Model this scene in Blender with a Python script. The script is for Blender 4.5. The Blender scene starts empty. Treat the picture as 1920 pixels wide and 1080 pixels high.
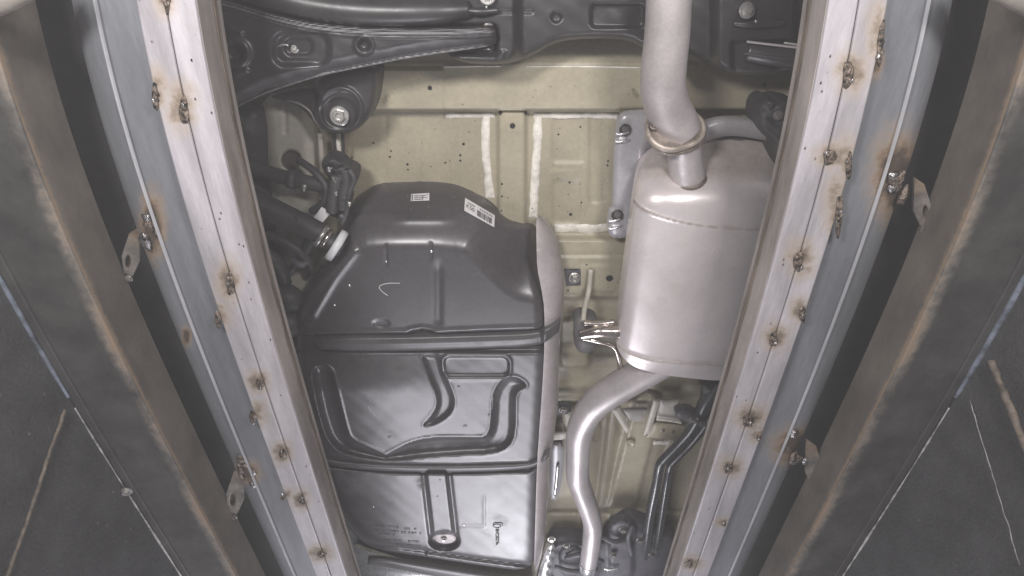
import bpy, bmesh, math, random
import numpy as np
from mathutils import Matrix, Vector
random.seed(7); rng = np.random.default_rng(7)
S = bpy.context.scene
COL = S.collection

# ------------------------------------------------------------------ camera
# X = right, Y = towards the front of the car (picture bottom), Z = up into the car.
F = 1050.0; TH = math.radians(32.16); ST, CT = math.sin(TH), math.cos(TH)
cd = bpy.data.cameras.new('camera'); cam = bpy.data.objects.new('camera', cd); COL.objects.link(cam)
cd.sensor_width = 36; cd.lens = F / 1920 * 36; cd.clip_start = 0.01; cd.clip_end = 50
cam.matrix_world = Matrix(((1, 0, 0, 0), (0, -CT, -ST, 0), (0, ST, -CT, 0), (0, 0, 0, 1)))
S.camera = cam
# ------------------------------------------------------------------ world, lamps, exposure
w = bpy.data.worlds.new('World'); S.world = w; w.use_nodes = True
w.node_tree.nodes['Background'].inputs[0].default_value = (0.97, 0.95, 1.0, 1)
w.node_tree.nodes['Background'].inputs[1].default_value = 0.22
def lamp(name, loc, target, sx, sy, power, color):
    l = bpy.data.lights.new(name, 'AREA'); l.shape = 'RECTANGLE'; l.size = sx; l.size_y = sy; l.energy = power; l.color = color
    o = bpy.data.objects.new(name, l); COL.objects.link(o); o.location = loc
    o.rotation_euler = (Vector(target) - Vector(loc)).to_track_quat('-Z', 'Y').to_euler()
    return o
lamp('pit_light', (-0.33, -0.25, 0.05), (-0.1, 0.5, 1.0), 0.22, 0.09, 9.2, (1, 0.965, 0.955))
lamp('pit_light', (0.36, -0.25, 0.05), (0.1, 0.5, 1.0), 0.22, 0.09, 6.8, (1, 0.965, 0.955))
lamp('pit_light', (-0.20, 2.30, -0.05), (-0.20, 2.2, 1.0), 0.95, 1.4, 26.0, (0.94, 0.93, 1.0))  # added panel standing in for a large bright surface farther along the pit
lamp('pit_light', (0.04, 2.95, -0.02), (0.0, 1.6, 1.0), 0.30, 0.20, 6.0, (0.94, 0.94, 1.0))
S.view_settings.view_transform = 'Standard'; S.view_settings.look = 'None'
S.view_settings.exposure = 0.0; S.view_settings.gamma = 1.0; S.view_settings.use_curve_mapping = False
S.render.engine = 'CYCLES'; S.cycles.use_denoising = True; S.cycles.max_bounces = 6

# ------------------------------------------------------------------ helpers
def P(px, py, z):
    px = np.asarray(px, float); py = np.asarray(py, float); z = np.asarray(z, float)
    rx = (px - 960) / F; r = (py - 540) / F; s = z / (CT - r * ST)
    return np.stack(np.broadcast_arrays(rx * s, (ST + r * CT) * s, z), -1)
def PX(px, py, X):                       # point on a vertical wall at X
    rx = (px - 960) / F; r = (py - 540) / F; s = X / rx
    return np.array((X, (ST + r * CT) * s, (CT - r * ST) * s))
def zc(py, z): return z / (CT - (py - 540) / F * ST)      # distance along the axis
def proj(V):
    V = np.asarray(V); d = V[..., 1] * ST + V[..., 2] * CT
    return 960 + F * V[..., 0] / d, 540 + F * (V[..., 1] * CT - V[..., 2] * ST) / d
def ss(a, b, x):
    t = np.clip((x - a) / (b - a), 0, 1); return t * t * (3 - 2 * t)
def chaikin(p, n=2, closed=True):
    p = np.array(p, float)
    for _ in range(n):
        if closed:
            q = np.roll(p, -1, 0); p = np.stack((p * .75 + q * .25, p * .25 + q * .75), 1).reshape(-1, p.shape[1])
        else:
            a, b = p[:-1], p[1:]; m = np.stack((a * .75 + b * .25, a * .25 + b * .75), 1).reshape(-1, p.shape[1])
            p = np.vstack((p[:1], m[1:-1], p[-1:]))
    return p
def dpoly(px, py, pts, closed=False):    # distance to a polyline, nearest point
    pts = np.asarray(pts, float); n = len(pts); best = np.full(px.shape, 1e9); nx = np.zeros_like(px); ny = np.zeros_like(px)
    for i in range(n if closed else n - 1):
        a = pts[i]; b = pts[(i + 1) % n]; ab = b - a; L = ab @ ab + 1e-9
        t = np.clip(((px - a[0]) * ab[0] + (py - a[1]) * ab[1]) / L, 0, 1)
        x = a[0] + t * ab[0]; y = a[1] + t * ab[1]; d = np.hypot(px - x, py - y); m = d < best
        best = np.where(m, d, best); nx = np.where(m, x, nx); ny = np.where(m, y, ny)
    return best, nx, ny
def sdf(px, py, poly):                   # positive inside
    poly = np.asarray(poly, float); d, nx, ny = dpoly(px, py, poly, True); ins = np.zeros(px.shape, bool)
    n = len(poly)
    for i in range(n):
        a = poly[i]; b = poly[(i + 1) % n]
        if a[1] == b[1]: continue
        c = ((a[1] > py) != (b[1] > py)) & (px < (b[0] - a[0]) * (py - a[1]) / (b[1] - a[1]) + a[0])
        ins ^= c
    return np.where(ins, d, -d), nx, ny
def sbox(px, py, cx, cy, hx, hy, r):     # negative inside rounded box
    qx = np.abs(px - cx) - hx + r; qy = np.abs(py - cy) - hy + r
    return np.hypot(np.maximum(qx, 0), np.maximum(qy, 0)) + np.minimum(np.maximum(qx, qy), 0) - r
def groove(d, wd, soft): return 1 - ss(wd - soft, wd + soft, d)
def wob(px, py, s, seed=0):              # smooth wobble, -1..1
    a = seed * 1.7
    return (np.sin(px / s + a) * np.cos(py / (s * .83) + 1.3 * a) + .5 * np.sin((px * .7 + py) / (s * .47) + 2.1 * a) + .4 * np.cos((px - py * 1.3) / (s * .31) + a)) / 1.9

def link(name, me, mat, parent=None, smooth=True):
    o = bpy.data.objects.new(name, me); COL.objects.link(o)
    if mat: me.materials.append(mat)
    if smooth: me.polygons.foreach_set('use_smooth', np.ones(len(me.polygons), bool))
    if parent is not None: o.parent = parent
    return o
def mesh(name, V, faces, mat, parent=None, smooth=True, stain_or_shading=None):
    me = bpy.data.meshes.new(name); me.from_pydata([tuple(map(float, v)) for v in V], [], [tuple(map(int, f)) for f in faces])
    if stain_or_shading is not None:
        a = me.attributes.new('stain_or_shading', 'FLOAT', 'POINT'); a.data.foreach_set('value', np.asarray(stain_or_shading, np.float32))
    me.validate(); me.update()
    return link(name, me, mat, parent, smooth)
def thing(name, label, cat, loc=(0, 0, 0), group=None):
    o = bpy.data.objects.new(name, None); COL.objects.link(o); o.empty_display_size = .05
    o['label'] = label; o['category'] = cat
    if group: o['group'] = group
    return o
def tag(o, label, cat=None, group=None, kind=None):
    if label: o['label'] = label
    if cat: o['category'] = cat
    if group: o['group'] = group
    if kind: o['kind'] = kind
    return o

def relief(name, outline, z0, fn, mat, parent=None, step=3.0, skirt=0.02, soft=0, stain_or_shading=None):
    """Pressed sheet: outline given as seen, depth z0 + fn(px, py, edge distance) in metres."""
    poly = chaikin(outline, soft) if soft else np.array(outline, float)
    x0, y0 = poly.min(0) - step; x1, y1 = poly.max(0) + step
    xs = np.arange(x0, x1 + step, step); ys = np.arange(y0, y1 + step, step)
    gx, gy = np.meshgrid(xs, ys); d, nx, ny = sdf(gx, gy, poly); ins = d > 0
    gx = np.where(ins, gx, nx); gy = np.where(ins, gy, ny); d = np.maximum(d, 0)
    z = z0 + (fn(gx, gy, d) if fn else 0 * gx)
    V = P(gx, gy, z).reshape(-1, 3); H, W = gx.shape; idx = np.arange(H * W).reshape(H, W)
    keep = ins[:-1, :-1] | ins[1:, :-1] | ins[:-1, 1:] | ins[1:, 1:]
    q = np.stack((idx[:-1, :-1], idx[1:, :-1], idx[1:, 1:], idx[:-1, 1:]), -1)[keep]
    used = np.zeros(H * W, bool); used[q.ravel()] = True; remap = np.cumsum(used) - 1
    q = remap[q]; Vn = V[used]; faces = q.tolist(); allV = Vn
    st = stain_or_shading(gx, gy, d).reshape(-1)[used] if stain_or_shading else None
    if skirt:
        E = {}
        for f in faces:
            for a, b in zip(f, f[1:] + f[:1]):
                if (b, a) in E: del E[(b, a)]
                else: E[(a, b)] = 1
        n = len(Vn); ex = []; sk = []
        for (a, b) in E:
            i = n + len(ex); va, vb = Vn[a], Vn[b]
            ex += [va, vb, vb + (0, 0, skirt), va + (0, 0, skirt)]; sk.append([i + 1, i, i + 3, i + 2])
        if ex:
            allV = np.vstack((Vn, np.array(ex))); faces = faces + sk
            if st is not None: st = np.concatenate((st, np.zeros(len(ex))))
    return mesh(name, allV, faces, mat, parent, True, st)

def catmull(pts, n=8):
    p = np.array(pts, float); p = np.vstack((2 * p[0] - p[1], p, 2 * p[-1] - p[-2])); out = []
    for i in range(1, len(p) - 2):
        a, b, c, d = p[i - 1], p[i], p[i + 1], p[i + 2]
        for t in np.linspace(0, 1, n, endpoint=False):
            out.append(.5 * ((2 * b) + (c - a) * t + (2 * a - 5 * b + 4 * c - d) * t * t + (3 * b - a - 3 * c + d) * t ** 3))
    out.append(p[-2]); return np.array(out)
def sweep(name, C, R, mat, parent=None, seg=20, cap=True, flat=1.0):
    C = np.asarray(C, float); R = np.broadcast_to(np.asarray(R, float), (len(C),)); T = np.gradient(C, axis=0); T /= np.linalg.norm(T, axis=1)[:, None] + 1e-12
    u = np.cross(T[0], (0, 0, 1.0)); u = u if np.linalg.norm(u) > .1 else np.cross(T[0], (1.0, 0, 0)); u /= np.linalg.norm(u)
    V = []; ang = np.linspace(0, 2 * math.pi, seg, endpoint=False)
    for i in range(len(C)):
        u = u - T[i] * (u @ T[i]); u /= np.linalg.norm(u); v = np.cross(T[i], u)
        V.append(C[i] + R[i] * (np.cos(ang)[:, None] * u + flat * np.sin(ang)[:, None] * v))
    V = np.vstack(V); f = []
    for i in range(len(C) - 1):
        for j in range(seg):
            k = (j + 1) % seg; f.append((i * seg + j, i * seg + k, (i + 1) * seg + k, (i + 1) * seg + j))
    if cap: f.append(tuple(range(seg - 1, -1, -1))); f.append(tuple(range((len(C) - 1) * seg, len(C) * seg)))
    return mesh(name, V, f, mat, parent)
def tube(name, pts, mat, parent=None, n=8, seg=20, cap=True):
    """pts: (px, py, z, radius in photo pixels)"""
    c = catmull(pts, n); C = P(c[:, 0], c[:, 1], c[:, 2]); R = c[:, 3] * zc(c[:, 1], c[:, 2]) / F
    return sweep(name, C, R, mat, parent, seg, cap)
def lathe(name, prof, M, mat, parent=None, seg=24, smooth=True):
    """prof: (r, h); axis = local z of matrix M"""
    V = []; f = []
    for (r, h) in prof:
        for j in range(seg):
            a = 2 * math.pi * j / seg; V.append(M @ Vector((r * math.cos(a), r * math.sin(a), h)))
    for i in range(len(prof) - 1):
        for j in range(seg):
            k = (j + 1) % seg; f.append((i * seg + j, i * seg + k, (i + 1) * seg + k, (i + 1) * seg + j))
    f.append(tuple(range(seg))); f.append(tuple(range((len(prof) - 1) * seg, len(prof) * seg)))
    return mesh(name, V, f, mat, parent, smooth)
def facing(p, tilt=(0, 0, -1)):          # frame at p whose z axis points along tilt
    q = Vector(tilt).to_track_quat('Z', 'Y'); return Matrix.Translation(Vector(p)) @ q.to_matrix().to_4x4()
def bolt(px, py, z, rpx, mat, parent, tilt=(0, 0, -1), name='bolt', socket=True):
    r = rpx * zc(py, z) / F; M = facing(P(px, py, z), tilt); bm = bmesh.new()
    def ring(rad, h, n, rot=0): return [bm.verts.new(M @ Vector((rad * math.cos(2 * math.pi * i / n + rot), rad * math.sin(2 * math.pi * i / n + rot), h))) for i in range(n)]
    def band(a, b):
        for i in range(len(a)): bm.faces.new((a[i], a[(i + 1) % len(a)], b[(i + 1) % len(b)], b[i]))
    a = ring(r, 0, 24); b = ring(r, r * .18, 24); c = ring(r * .9, r * .26, 24); band(a, b); band(b, c); bm.faces.new(c)
    h0 = ring(r * .66, r * .24, 6); h1 = ring(r * .66, r * .62, 6); h2 = ring(r * .57, r * .70, 6); band(h0, h1); band(h1, h2)
    if socket:
        h3 = ring(r * .36, r * .70, 6); h4 = ring(r * .34, r * .42, 6); band(h2, h3); band(h3, h4); bm.faces.new(h4)
    else: bm.faces.new(h2)
    bmesh.ops.recalc_face_normals(bm, faces=bm.faces); me = bpy.data.meshes.new(name); bm.to_mesh(me); bm.free()
    return link(name, me, mat, parent, False)
def blob(name, p, rx, ry, rz, mat, parent, seed=0, rot=0, amp=.25):
    """irregular lump, e.g. a weld bead"""
    r = np.random.default_rng(seed); V = []; f = []; nu, nv = 14, 9; ph = r.uniform(0, 6.28, 6)
    for i in range(nv):
        t = math.pi * i / (nv - 1)
        for j in range(nu):
            a = 2 * math.pi * j / nu
            k = 1 + amp * (.5 * math.sin(3 * a + ph[0]) * math.sin(t) + .5 * math.sin(5 * t + ph[1] + 2 * a) + .35 * math.sin(4 * a - 3 * t + ph[2])) 
            x, y, z = rx * k * math.sin(t) * math.cos(a), ry * k * math.sin(t) * math.sin(a), rz * k * math.cos(t)
            V.append((p[0] + x * math.cos(rot) - y * math.sin(rot), p[1] + x * math.sin(rot) + y * math.cos(rot), p[2] + z))
    for i in range(nv - 1):
        for j in range(nu):
            k = (j + 1) % nu; f.append((i * nu + j, i * nu + k, (i + 1) * nu + k, (i + 1) * nu + j))
    return mesh(name, V, f, mat, parent)
def box(name, c, half, mat, parent, rot=None, bev=.002):
    bm = bmesh.new(); bmesh.ops.create_cube(bm, size=2)
    for v in bm.verts: v.co = Vector((v.co.x * half[0], v.co.y * half[1], v.co.z * half[2]))
    bmesh.ops.bevel(bm, geom=list(bm.edges), offset=bev, segments=2, affect='EDGES', profile=.6)
    M = Matrix.Translation(Vector(c)) @ (rot.to_4x4() if rot else Matrix.Identity(4)); bm.transform(M)
    me = bpy.data.meshes.new(name); bm.to_mesh(me); bm.free(); return link(name, me, mat, parent, False)

# ------------------------------------------------------------------ materials
MATS = {}
def mat(name, col, rough=.5, metal=0.0, var=.12, scale=30, col2=None, stain_or_shading=None, stain_rough=.8, bump=.0, bscale=200, spots=0, spot_col=(.05, .045, .04), spot_scale=90, rvar=.12, spec=.5, stretch=None, fine=.06, snoise=.9):
    m = bpy.data.materials.new(name); m.use_nodes = True; nt = m.node_tree; N = nt.nodes; L = nt.links
    b = N['Principled BSDF']; b.inputs['Metallic'].default_value = metal; b.inputs['Specular IOR Level'].default_value = spec
    tc = N.new('ShaderNodeTexCoord'); src = tc.outputs['Object']
    if stretch:
        mp = N.new('ShaderNodeMapping'); mp.inputs['Scale'].default_value = stretch; L.new(src, mp.inputs[0]); vsrc = mp.outputs[0]
    else: vsrc = src
    def noise(sc, det=6, rgh=.6, s=None):
        n = N.new('ShaderNodeTexNoise'); n.inputs['Scale'].default_value = sc; n.inputs['Detail'].default_value = det; n.inputs['Roughness'].default_value = rgh
        L.new(s or vsrc, n.inputs['Vector']); return n.outputs['Fac']
    def ramp(fac, p0, p1, c0, c1):
        r = N.new('ShaderNodeValToRGB'); r.color_ramp.elements[0].position = p0; r.color_ramp.elements[1].position = p1
        r.color_ramp.elements[0].color = (*c0, 1); r.color_ramp.elements[1].color = (*c1, 1); L.new(fac, r.inputs[0]); return r.outputs[0]
    def mix(fac, a, c, mode='MIX'):
        x = N.new('ShaderNodeMix'); x.data_type = 'RGBA'; x.blend_type = mode
        if isinstance(fac, float): x.inputs[0].default_value = fac
        else: L.new(fac, x.inputs[0])
        for s, v in ((6, a), (7, c)):
            if isinstance(v, tuple): x.inputs[s].default_value = (*v, 1)
            else: L.new(v, x.inputs[s])
        return x.outputs[2]
    c2 = col2 or tuple(max(0, c * (1 - 2.2 * var)) for c in col); c1 = tuple(min(1, c * (1 + var)) for c in col)
    n1 = noise(scale); c = ramp(n1, .36, .68, c2, c1)
    nf = noise(scale * 14, 3); c = mix(fine, c, ramp(nf, .35, .65, (.1, .1, .1), (1, 1, 1)), 'OVERLAY')
    if spots:
        v = N.new('ShaderNodeTexVoronoi'); v.inputs['Scale'].default_value = spot_scale; L.new(src, v.inputs['Vector'])
        gate = ramp(noise(4, 2), .46, .62, (0, 0, 0), (1, 1, 1))
        k = ramp(v.outputs['Distance'], spots, spots + .06, (1, 1, 1), (0, 0, 0))
        g = N.new('ShaderNodeMath'); g.operation = 'MULTIPLY'; L.new(k, g.inputs[0]); L.new(gate, g.inputs[1]); c = mix(g.outputs[0], c, spot_col)
    rr = N.new('ShaderNodeMapRange'); rr.inputs['To Min'].default_value = max(.02, rough - rvar); rr.inputs['To Max'].default_value = min(1, rough + rvar); L.new(noise(scale * 2.3), rr.inputs[0]); rout = rr.outputs[0]
    if stain_or_shading:
        at = N.new('ShaderNodeAttribute'); at.attribute_name = 'stain_or_shading'
        ad = N.new('ShaderNodeMath'); ad.operation = 'MULTIPLY_ADD'; L.new(noise(70, 5, .65, src), ad.inputs[0]); ad.inputs[1].default_value = snoise; ad.inputs[2].default_value = -snoise / 2
        a2 = N.new('ShaderNodeMath'); a2.operation = 'MULTIPLY_ADD'; L.new(at.outputs['Fac'], a2.inputs[0]); a2.inputs[1].default_value = 1.0
        gt = N.new('ShaderNodeMath'); gt.operation = 'MULTIPLY'; L.new(ad.outputs[0], gt.inputs[0]); L.new(ramp(at.outputs['Fac'], .02, .3, (0, 0, 0), (1, 1, 1)), gt.inputs[1]); L.new(gt.outputs[0], a2.inputs[2])
        mid, dark = stain_or_shading
        r = N.new('ShaderNodeValToRGB'); e = r.color_ramp.elements; e[0].position = .35; e[0].color = (*mid, 1); e[1].position = .8; e[1].color = (*dark, 1); L.new(a2.outputs[0], r.inputs[0])
        fac = ramp(a2.outputs[0], .08, .55, (0, 0, 0), (1, 1, 1)); c = mix(fac, c, r.outputs[0])
        mx = N.new('ShaderNodeMix'); mx.data_type = 'FLOAT'; L.new(fac, mx.inputs[0]); L.new(rout, mx.inputs[2]); mx.inputs[3].default_value = stain_rough; rout = mx.outputs[0]
        if metal:
            mm = N.new('ShaderNodeMix'); mm.data_type = 'FLOAT'; L.new(fac, mm.inputs[0]); mm.inputs[2].default_value = metal; mm.inputs[3].default_value = 0.0; L.new(mm.outputs[0], b.inputs['Metallic'])
    L.new(c, b.inputs['Base Color']); L.new(rout, b.inputs['Roughness'])
    if bump:
        bp = N.new('ShaderNodeBump'); bp.inputs['Strength'].default_value = bump; bp.inputs['Distance'].default_value = .004
        L.new(noise(bscale, 5, .6), bp.inputs['Height']); L.new(bp.outputs[0], b.inputs['Normal'])
    MATS[name] = m; return m
RUST = ((.33, .19, .09), (.06, .038, .025))
M_white = mat('white_painted_steel', (.395, .372, .392), .45, 0, .13, 14, stain_or_shading=((.34, .275, .215), (.085, .066, .052)), bump=.10, bscale=90, stretch=(2.2, .35, 2.2), spots=.045, spot_col=(.12, .1, .09), spot_scale=55)
M_side = mat('worn_tube_side', (.36, .32, .30), .55, 0, .2, 18, stain_or_shading=RUST, bump=.15, bscale=60, stretch=(1, .25, 1))
M_strip = mat('brown_edge_strip', (.19, .15, .12), .7, 0, .3, 40, stretch=(4, .3, 4))
M_galv = mat('galvanised_steel', (.19, .195, .212), .5, .2, .12, 7, stain_or_shading=((.25, .18, .12), (.06, .043, .032)), bump=.08, bscale=50, stretch=(3, .5, 3))
M_tab = mat('dull_tab_steel', (.17, .155, .14), .6, .1, .25, 30, stain_or_shading=((.2, .14, .09), (.03, .025, .02)), bump=.2)
M_lip = mat('lip_highlight', (.44, .44, .46), .45, .2, .15, 12, stretch=(1, .3, 1))  # lighter zinc tone that paints in the ridge highlight
M_weld = mat('weld_bead', (.20, .155, .125), .42, .35, .5, 160, bump=.6, bscale=300)
M_weldb = mat('bright_weld_bead', (.42, .40, .40), .25, .8, .4, 120, bump=.4, bscale=300)
M_beam = mat('brown_beam_paint', (.140, .122, .106), .62, 0, .15, 16, stain_or_shading=((.30, .225, .155), (.22, .15, .10)), bump=.12, bscale=60, stretch=(1, .5, 1))
M_beam_shade = mat('shaded_beam_underside', (.055, .053, .051), .7, 0, .2, 14, stain_or_shading=((.20, .175, .15), (.25, .18, .125)), bump=.25, bscale=70)  # darker than the web paint: the underside's shade is put into the colour
M_wall = mat('dark_pit_wall', (.064, .064, .066), .55, 0, .12, 16, bump=.45, bscale=160, spots=.05, spot_col=(.2, .2, .2), spot_scale=40, fine=.15)
M_deck = mat('black_deck', (.028, .028, .027), .8, 0, .2, 10)
M_blue = mat('blue_strip', (.15, .17, .21), .5, 0, .3, 40)
M_pale = mat('pale_sealant', (.36, .355, .35), .6, 0, .3, 60)
M_tan = mat('tan_streak', (.19, .155, .125), .7, 0, .3, 50, bump=.3)
M_tanp = mat('tan_painted_pipe', (.30, .27, .235), .5, 0, .15, 20, bump=.1)
M_floor = mat('beige_underbody_paint', (.400, .360, .265), .40, 0, .07, 9, spots=.055, spot_col=(.14, .115, .07), spot_scale=52, stain_or_shading=((.26, .235, .17), (.10, .085, .06)), bump=.04, bscale=50)
M_frame = mat('grey_beige_frame', (.52, .49, .42), .45, 0, .1, 8, stain_or_shading=((.2, .18, .14), (.08, .07, .06)), bump=.04)
M_seal = mat('white_seam_sealer', (.86, .82, .74), .55, 0, .12, 40, bump=.5, bscale=130, spots=.07, spot_col=(.15, .11, .07), spot_scale=60)
M_hole = mat('dark_hole', (.02, .02, .02), .9)
M_tank = mat('black_tank_enamel', (.062, .057, .062), .335, 0, .10, 7, stain_or_shading=((.055, .05, .047), (.03, .027, .025)), bump=.06, bscale=35, spec=.9, rvar=.08, fine=.12, spots=.035, spot_col=(.17, .17, .175), spot_scale=46)
M_strap = mat('black_strap', (.085, .08, .084), .38, 0, .12, 12, bump=.05, spec=.7)
M_shield = mat('grey_tank_side', (.44, .40, .40), .5, .1, .08, 8, bump=.10, bscale=45, stain_or_shading=((.25, .22, .2), (.15, .13, .12)))
M_paper = mat('paper_sticker', (.62, .60, .61), .5, 0, .04, 30)
M_ink = mat('black_ink', (.03, .03, .03), .6)
M_inkg = mat('grey_ink', (.14, .14, .15), .6)
M_chalk = mat('chalk', (.6, .6, .6), .7)
M_muff = mat('aluminised_muffler', (.80, .735, .735), .30, .40, .06, 6, stain_or_shading=((.26, .215, .17), (.13, .10, .075)), bump=.05, bscale=28, rvar=.07, stain_rough=.45, snoise=.35, spots=.03, spot_col=(.3, .26, .22), spot_scale=70)
M_pipe = mat('aluminised_pipe', (.56, .52, .52), .36, .35, .08, 14, stain_or_shading=((.26, .2, .15), (.15, .11, .08)), bump=.06, bscale=60, rvar=.08)
M_tail = mat('aluminised_tail_pipe', (.45, .41, .41), .52, .3, .07, 14, bump=.08, bscale=60, rvar=.06)
M_flange = mat('heat_browned_flange', (.36, .30, .26), .42, .5, .25, 40, bump=.15)
M_flangel = mat('pale_flange_edge', (.50, .43, .37), .45, .35, .2, 40, bump=.1)
M_hs = mat('grey_heat_shield', (.47, .455, .475), .36, .25, .07, 9, bump=.06, bscale=40, stain_or_shading=((.25, .23, .22), (.12, .11, .1)))
M_hs2 = mat('pale_primer_plate', (.42, .395, .36), .45, 0, .1, 12)
M_black = mat('black_chassis_paint', (.036, .034, .036), .38, 0, .18, 12, bump=.08, bscale=60, spec=.6, stain_or_shading=((.20, .185, .18), (.24, .22, .2)))
M_arm = mat('black_arm_paint', (.038, .036, .039), .36, 0, .16, 12, bump=.08, bscale=60, spec=.65, stain_or_shading=((.22, .21, .22), (.30, .30, .36)))
M_rub = mat('black_rubber', (.045, .044, .045), .55, 0, .15, 30)
M_grub = mat('grey_rubber', (.12, .115, .115), .6, 0, .15, 30)
M_bolt = mat('zinc_bolt', (.46, .45, .43), .32, .7, .15, 80)
M_dbolt = mat('dull_bolt', (.24, .22, .21), .4, .5, .2, 80)
M_chrome = mat('bright_rod', (.62, .56, .52), .18, .95, .12, 60)
M_plast = mat('white_plastic', (.62, .62, .64), .4, 0, .08, 40, bump=.1)
M_bright = mat('bright_aluminium', (.85, .85, .86), .25, .8, .08, 60)
M_line = mat('black_brake_line', (.05, .05, .055), .25, 0, .1, 40, spec=.8)
M_dgrey = mat('dark_grey_member', (.085, .083, .095), .55, 0, .2, 14, bump=.1, spec=.6)

# ------------------------------------------------------------------ lift rails, beams, pit walls (mirrored left / right)
Y0, Y1 = -0.7, 3.0; ZR = .66
def bow(Y):
    r = np.clip(np.tan(np.arctan2(Y, ZR) - TH), -.66, .60); return 1 - .18 * (r - .05) ** 2
def loft(name, prof, sgn, m, parent, closed=True, n=420, spots=(), edge=None, ya=Y0, yb=Y1, kx=None):
    prof = [(sgn * x, z) for x, z in prof]; k = len(prof)
    Y = np.linspace(ya, yb, n); g = bow(Y); V = np.zeros((n, k, 3))
    for j, (x, z) in enumerate(prof): V[:, j, 0] = x * g; V[:, j, 1] = Y; V[:, j, 2] = z
    f = []
    for i in range(n - 1):
        for j in range(k if closed else k - 1):
            a, b = i * k + j, i * k + (j + 1) % k; f.append((a, b, b + k, a + k) if sgn < 0 else (b, a, a + k, b + k))
    if closed: f += [tuple(range(k)), tuple(range((n - 1) * k, n * k))[::-1]]
    px, py = proj(V); st = np.zeros((n, k))
    for (sx, sy, rx, ry, s) in spots:
        q = np.hypot((px - sx) / rx, (py - sy) / ry); st = np.maximum(st, s * np.exp(-q * q))
    if edge is not None: st = np.maximum(st, edge(px, py, V))
    return mesh(name, V.reshape(-1, 3), f, m, parent, False, st.ravel())
def split(a, b, n): return [tuple(np.array(a) + (np.array(b) - np.array(a)) * t) for t in np.linspace(0, 1, n)]

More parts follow.
